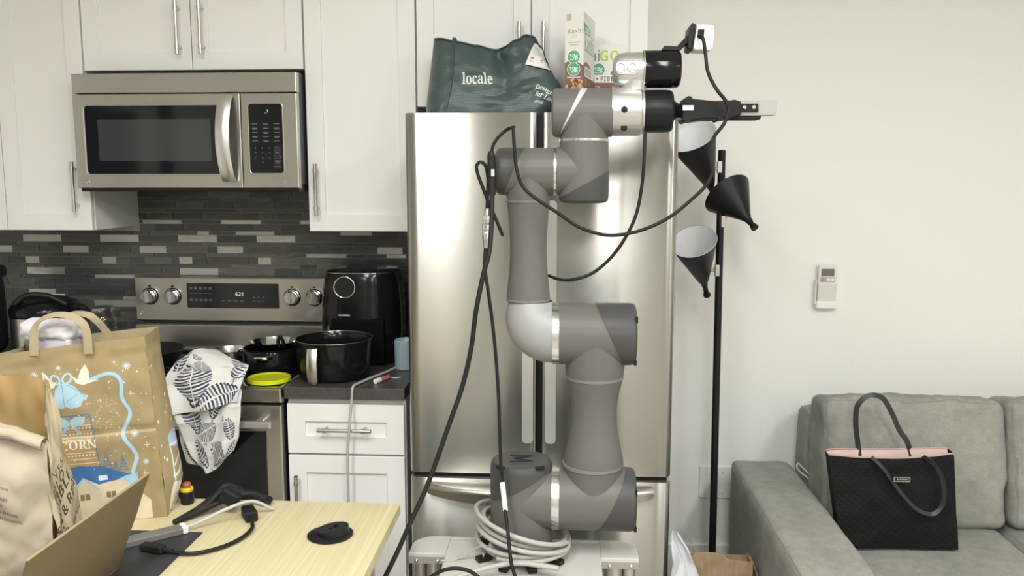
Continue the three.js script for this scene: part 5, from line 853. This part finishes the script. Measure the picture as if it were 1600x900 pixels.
{
  const t = thing('floor_lamp', 'black floor lamp with three cone shades beside the fridge', 'floor lamp', [2.172, 0, 0.30]);
  const pb = V(2.1715, 0.02, 0.30), pt = V(2.159, 1.656, 0.30);
  put('base', lathe(2.172, 0, 0.30, [[0.0001, 0], [0.078, 0], [0.08, 0.003], [0.08, 0.014], [0.074, 0.02], [0.0001, 0.022]], 48), blackSatin, t);
  put('pole', [cyl(pb, pt, 0.0125, 0.0125, 24), cyl(pt, pt.clone().add(V(0, 0.002, 0)), 0.0125, 0.004, 24)], blackSatin, t);
  const shade = (tip, mouth, r, mountY, tailLen) => { // cone from its tip to its mouth, open upward
    const a = mouth.clone().sub(tip), L = a.length(); a.normalize(); const b = V(a.y, -a.x, 0).normalize();
    const s = put('lamp_shade', rev(tip, a, b, [[0, 0.0105], [0.012, 0.012], [0.03, 0.02], [L, r]], 48, 0), blackSatin, t);
    put('shade_lining', rev(tip, a, b, [[L - 0.0005, r - 0.0003], [L, r - 0.0018], [0.034, 0.0195], [0.02, 0.012], [0.02, 0.001]], 48, 0.6), mat(0.80, 0.80, 0.82, 0.5), s);
    put('shade_tail', rev(tip, a, b, [[-tailLen, 0.0001], [-tailLen, 0.0125], [-tailLen + 0.006, 0.0128], [-tailLen + 0.02, 0.0085], [-0.006, 0.009], [0.004, 0.0115]], 28), blackSatin, s);
    put('bulb', new THREE.SphereGeometry(0.018, 20, 14).translate(...tip.clone().addScaledVector(a, L * 0.45).toArray()), mat(0.8, 0.8, 0.78, 0.3), s);
    const f = (mountY - pb.y) / (pt.y - pb.y), pm = pb.clone().lerp(pt, f), sm = tip.clone().addScaledVector(a, 0.075);
    put('shade_bracket', [bx(-0.008, -0.02, -0.012, 0.008, 0.02, 0.015, 0.003).translate(pm.x + Math.sign(sm.x - pm.x) * 0.008, pm.y, pm.z), cyl(pm, sm.clone().lerp(pm, 0.2), 0.0055)], nickel, t);
  };
  shade(at(1112, 296, 0.29), at(1081, 213, 0.40), 0.080, 1.60, 0.045);
  shade(at(1172, 347, 0.37), at(1136, 303, 0.28), 0.084, 1.42, 0.03);
  shade(at(1101, 446, 0.28), at(1084, 377, 0.40), 0.076, 1.255, 0.05);
}
{
  const t = thing('sofa', 'grey fabric sofa with broad square arm against the white wall', 'sofa', [3.2, 0, 0.55]);
  put('arm', puff(0.220, 0.53, 0.93, 0.03, 26, [0.003, 0.006, 0.0], 0.003, 6).translate(2.363, 0.275, 0.585), upholstery, t);
  put('arm', puff(0.226, 0.53, 0.93, 0.03, 16, [0.004, 0.006, 0.0], 0.003, 6).translate(4.05, 0.275, 0.585), upholstery, t);
  put('base', bx(2.47, 0.06, 0.12, 3.95, 0.27, 0.98, 0.015), upholstery, t);
  put('back_frame', puff(1.43, 0.66, 0.17, 0.04, 22, [0, 0.002, 0], 0.003, 6).translate(3.222, 0.41, 0.125), upholstery, t);
  for (const x of [2.785, 3.395, 3.4]) { if (x === 3.4) continue; put('seat_cushion', puff(0.60, 0.16, 0.72, 0.045, 30, [0.004, 0.012, 0.008], 0.006, 5, x).translate(x + 0.005, 0.335, 0.655), upholstery, t); }
  for (const [x, w, k] of [[2.8, 0.585, 1], [3.408, 0.60, 2]]) put('back_cushion', puff(w, 0.425, 0.20, 0.036, 40, [0.004, 0.003, 0.03], 0.013, 7, k * 3).rotateX(-0.19).translate(x, 0.617, 0.325), upholstery, t);
  for (const x of [2.33, 4.06]) for (const z of [0.2, 0.98]) put('foot', cyl(V(x, 0, z), V(x, 0.04, z), 0.02, 0.025), blackSatin, t);
  put('care_loop', tube([[1275, 762, 0.24], [1262, 752, 0.22], [1250, 742, 0.20], [1245, 735, 0.19], [1247, 729, 0.18], [1254, 736, 0.19], [1268, 750, 0.22]].map(([x, y, z]) => at(x, y, z).add(V(0, 0.012, 0))), 0.003, 60, 6), mat(0.62, 0.61, 0.58, 0.8), t);
}
{ // black quilted tote with a pink lining
  const t = thing('tote_bag', 'black quilted tote bag with pink lining standing on the sofa', 'bag', [2.65, 0.417, 0.57]);
  const quilt = noiseTex(256, (u, v) => { const a = Math.abs(Math.sin((u * 10 + v * 4) * PI)), b = Math.abs(Math.sin((u * 10 - v * 4) * PI)); return 0.25 + 0.6 * Math.sqrt(Math.min(a, b)) + 0.12 * n128(u, v); });
  const cloth = mat(0.006, 0.006, 0.007, 0.65, 0, { bumpMap: rep(quilt, 1.5, 3.2), bumpScale: 0.0018, specularIntensity: 0.4 });
  const pink = mat(0.70, 0.54, 0.51, 0.7);
  const y0 = 0.436, F = (u, v) => { const w = 0.352 + 0.022 * v, p = V(2.674 + (u - 0.5) * w - 0.028 * v, y0 + 0.288 * v + 0.012 * v * (u - 0.5) - (v > 0.9 ? 0.010 * Math.sin(u * PI) * (v - 0.9) * 10 : 0), 0.64 - 0.035 * v); p.z += 0.016 * Math.sin(u * PI) * Math.sin(Math.min(1, v * 1.3) * PI * 0.8) + 0.004 * nz(u * 5, v * 5); return p; };
  const B = (u, v) => { const p = F(u, v); p.z -= (0.10 - 0.02 * v) * Math.pow(Math.sin((0.04 + 0.92 * u) * PI), 0.35) - 0.0; p.y += 0.002 * v; return p; };
  put('front_panel', sheet(40, 40, F, 0.002), cloth, t);
  put('back_panel', sheet(30, 30, (u, v) => B(1 - u, v), 0.002), cloth, t);
  put('side_panel', grid(4, 20, (u, v) => F(1, v).lerp(B(1, v), u)), cloth, t); put('side_panel', grid(4, 20, (u, v) => F(0, v).lerp(B(0, v), u)), cloth, t);
  put('bottom_panel', grid(20, 2, (u, v) => F(u, 0).lerp(B(u, 0), v)), cloth, t);
  put('lining', [sheet(40, 24, (u, v) => { const p = B(0.01 + 0.98 * u, 0.06 + 0.935 * v); p.z += 0.005; return p; }, 0.001), sheet(40, 24, (u, v) => { const p = F(0.01 + 0.98 * u, 0.06 + 0.935 * v); p.z -= 0.004; return p; }, 0.001)], pink, t);
  const edge = (f) => tube(Array.from({ length: 30 }, (_, i) => f(i / 29, 1)), 0.0028, 60, 6);
  put('rim_binding', [edge(F), edge(B)], mat(0.50, 0.33, 0.30, 0.7), t);
  const leather = mat(0.016, 0.016, 0.016, 0.32);
  const strap = (list, w) => { const c = new THREE.CatmullRomCurve3(path(0.6, list), false, 'centripetal'); return sheet(3, 80, (u, v) => { const p = c.getPoint(v), tg = c.getTangent(v), sd = V(tg.y, -tg.x, 0).normalize(); return p.addScaledVector(sd, (u - 0.5) * w).add(V(0, 0, (u - 0.5) * 0.006)); }, 0.0035); };
  put('handle', strap([[1342, 712, 0.545], [1340, 690, 0.535], [1337, 660, 0.53], [1341, 632, 0.53], [1358, 618, 0.53], [1378, 621, 0.53], [1394, 645, 0.53], [1406, 672, 0.535], [1418, 690, 0.54], [1425, 712, 0.545]], 0.015), leather, t);
  put('handle', strap([[1362, 714, 0.625], [1376, 727, 0.637], [1392, 748, 0.66], [1412, 775, 0.668], [1435, 797, 0.668], [1458, 803, 0.666], [1472, 790, 0.665], [1475, 765, 0.662], [1468, 738, 0.65], [1455, 722, 0.635], [1442, 713, 0.622]], 0.0105), leather, t);
  const q = at(1408, 748, 0.66);
  put('name_plate', [bx(q.x - 0.024, q.y - 0.0075, 0.636, q.x + 0.024, q.y + 0.0075, 0.6655, 0.001)], mat(0.02, 0.02, 0.02, 0.3), t);
  put('plate_frame', slab(roundRect(q.x - 0.024, q.y - 0.0075, q.x + 0.024, q.y + 0.0075, 0.001), 0.6655, 0.6668, 0, [roundRect(q.x - 0.0222, q.y - 0.0055, q.x + 0.0222, q.y + 0.0055, 0.001).reverse()]), steelPlain, t);
  put('plate_lettering', Array.from({ length: 8 }, (_, i) => bx(q.x - 0.014 + i * 0.0043, q.y - 0.002, 0.6655, q.x - 0.0115 + i * 0.0043, q.y + 0.0025, 0.6662)), steelPlain, t);
}
{ // wooden-coloured carton on the floor and a white plastic bag beside it
  const grain = noiseTex(256, (u, v) => { const k = 0.93 + 0.10 * (n128(u, v * 0.06) - 0.5) + 0.12 * (n16(u, v) - 0.5); return [k * 0.63, k * 0.54, k * 0.415]; }, true);
  const board = mat(1, 1, 1, 0.8, 0, { map: rep(grain, 3, 3) });
  const t = thing('cardboard_box', 'plain brown carton with a raised tab on the floor between fridge and sofa', 'box', [2.14, 0, 0.62]);
  const a = at(1077, 868, 0.7), b = at(1177, 876, 0.7), x0 = a.x, x1 = b.x, h = (a.y + b.y) / 2, z0 = 0.63, z1 = 0.7;
  const turn = 0.0;
  put('front_panel', slab([[x0, 0.002], [x1, 0.002], [x1, h - 0.012], [x0 + 0.115, h - 0.004], [x0 + 0.106, h + 0.008], [x0 + 0.09, h + 0.014], [x0 + 0.03, h + 0.017], [x0 + 0.012, h + 0.012], [x0 + 0.006, h], [x0, h]], z1 - 0.006, z1, 0.001), board, t);
  put('back_panel', bx(x0, 0.002, z0, x1, h - 0.02, z0 + 0.005), board, t);
  put('side_panel', bx(x0, 0.002, z0, x0 + 0.005, h - 0.01, z1 - 0.006), board, t);
  put('side_panel', bx(x1 - 0.005, 0.002, z0, x1, h - 0.014, z1 - 0.006), board, t);
  put('side_flap', quad(V(x1, h - 0.015, z1 - 0.005), V(x1, h - 0.015, z0 + 0.02), V(x1 + 0.022, h - 0.07, z0 + 0.03), V(x1 + 0.022, h - 0.08, z1 - 0.006), 2, 2, null, 0.003), board, t);
  put('bottom_panel', bx(x0, 0.001, z0, x1, 0.004, z1 - 0.006), board, t); void turn;
  const p = thing('plastic_bag', 'crumpled white plastic bag squeezed between the fridge and the carton', 'bag', [2.02, 0, 0.66]);
  const film = mat(0.80, 0.80, 0.84, 0.4, 0, { transmission: 0.25 });
  const L = [[0, 1049, 1095, 960, 0.74], [0.25, 1046, 1098, 912, 0.74], [0.5, 1050, 1086, 880, 0.72], [0.75, 1048, 1074, 852, 0.71], [1, 1050, 1058, 830, 0.70]];
  const row = (v) => { for (let i = 1; i < L.length; i++) if (v <= L[i][0]) { const f = (v - L[i - 1][0]) / 0.25; return L[i - 1].map((q, k) => q + (L[i][k] - q) * f); } return L[4]; };
  put('bag_film', sheet(24, 40, (u, v) => { const [, l, r, y, z] = row(v); const q = at(l + (r - l) * u, y + 10 * (u - 0.3) * (1 - v), z); q.z += 0.02 * Math.abs(nz(u * 2.5, v * 3)) + 0.006 * Math.sin(u * 5 + v * 3); if (v === 0) q.y = 0.16; return q; }, 0.0012), film, p);
  put('bag_foot', puff(0.075, 0.2, 0.1, 0.03, 12, [0.004, 0.004, 0.004], 0.012, 14).translate(2.03, 0.105, 0.76), film, p);
  const clear = new THREE.MeshPhysicalMaterial({ color: 0xffffff, roughness: 0.08, transmission: 1, thickness: 0, ior: 1.4, side: THREE.DoubleSide });
  put('clear_film', sheet(16, 20, (u, v) => { const q = at(1056 + 34 * u * (1.1 - v * 0.5) + 2, 868 - 46 * v + 20 * u, 0.58); q.z += 0.03 * nz(u * 5, v * 5); return q; }, 0.0006), clear, p);
}

renderer.render(scene, camera);
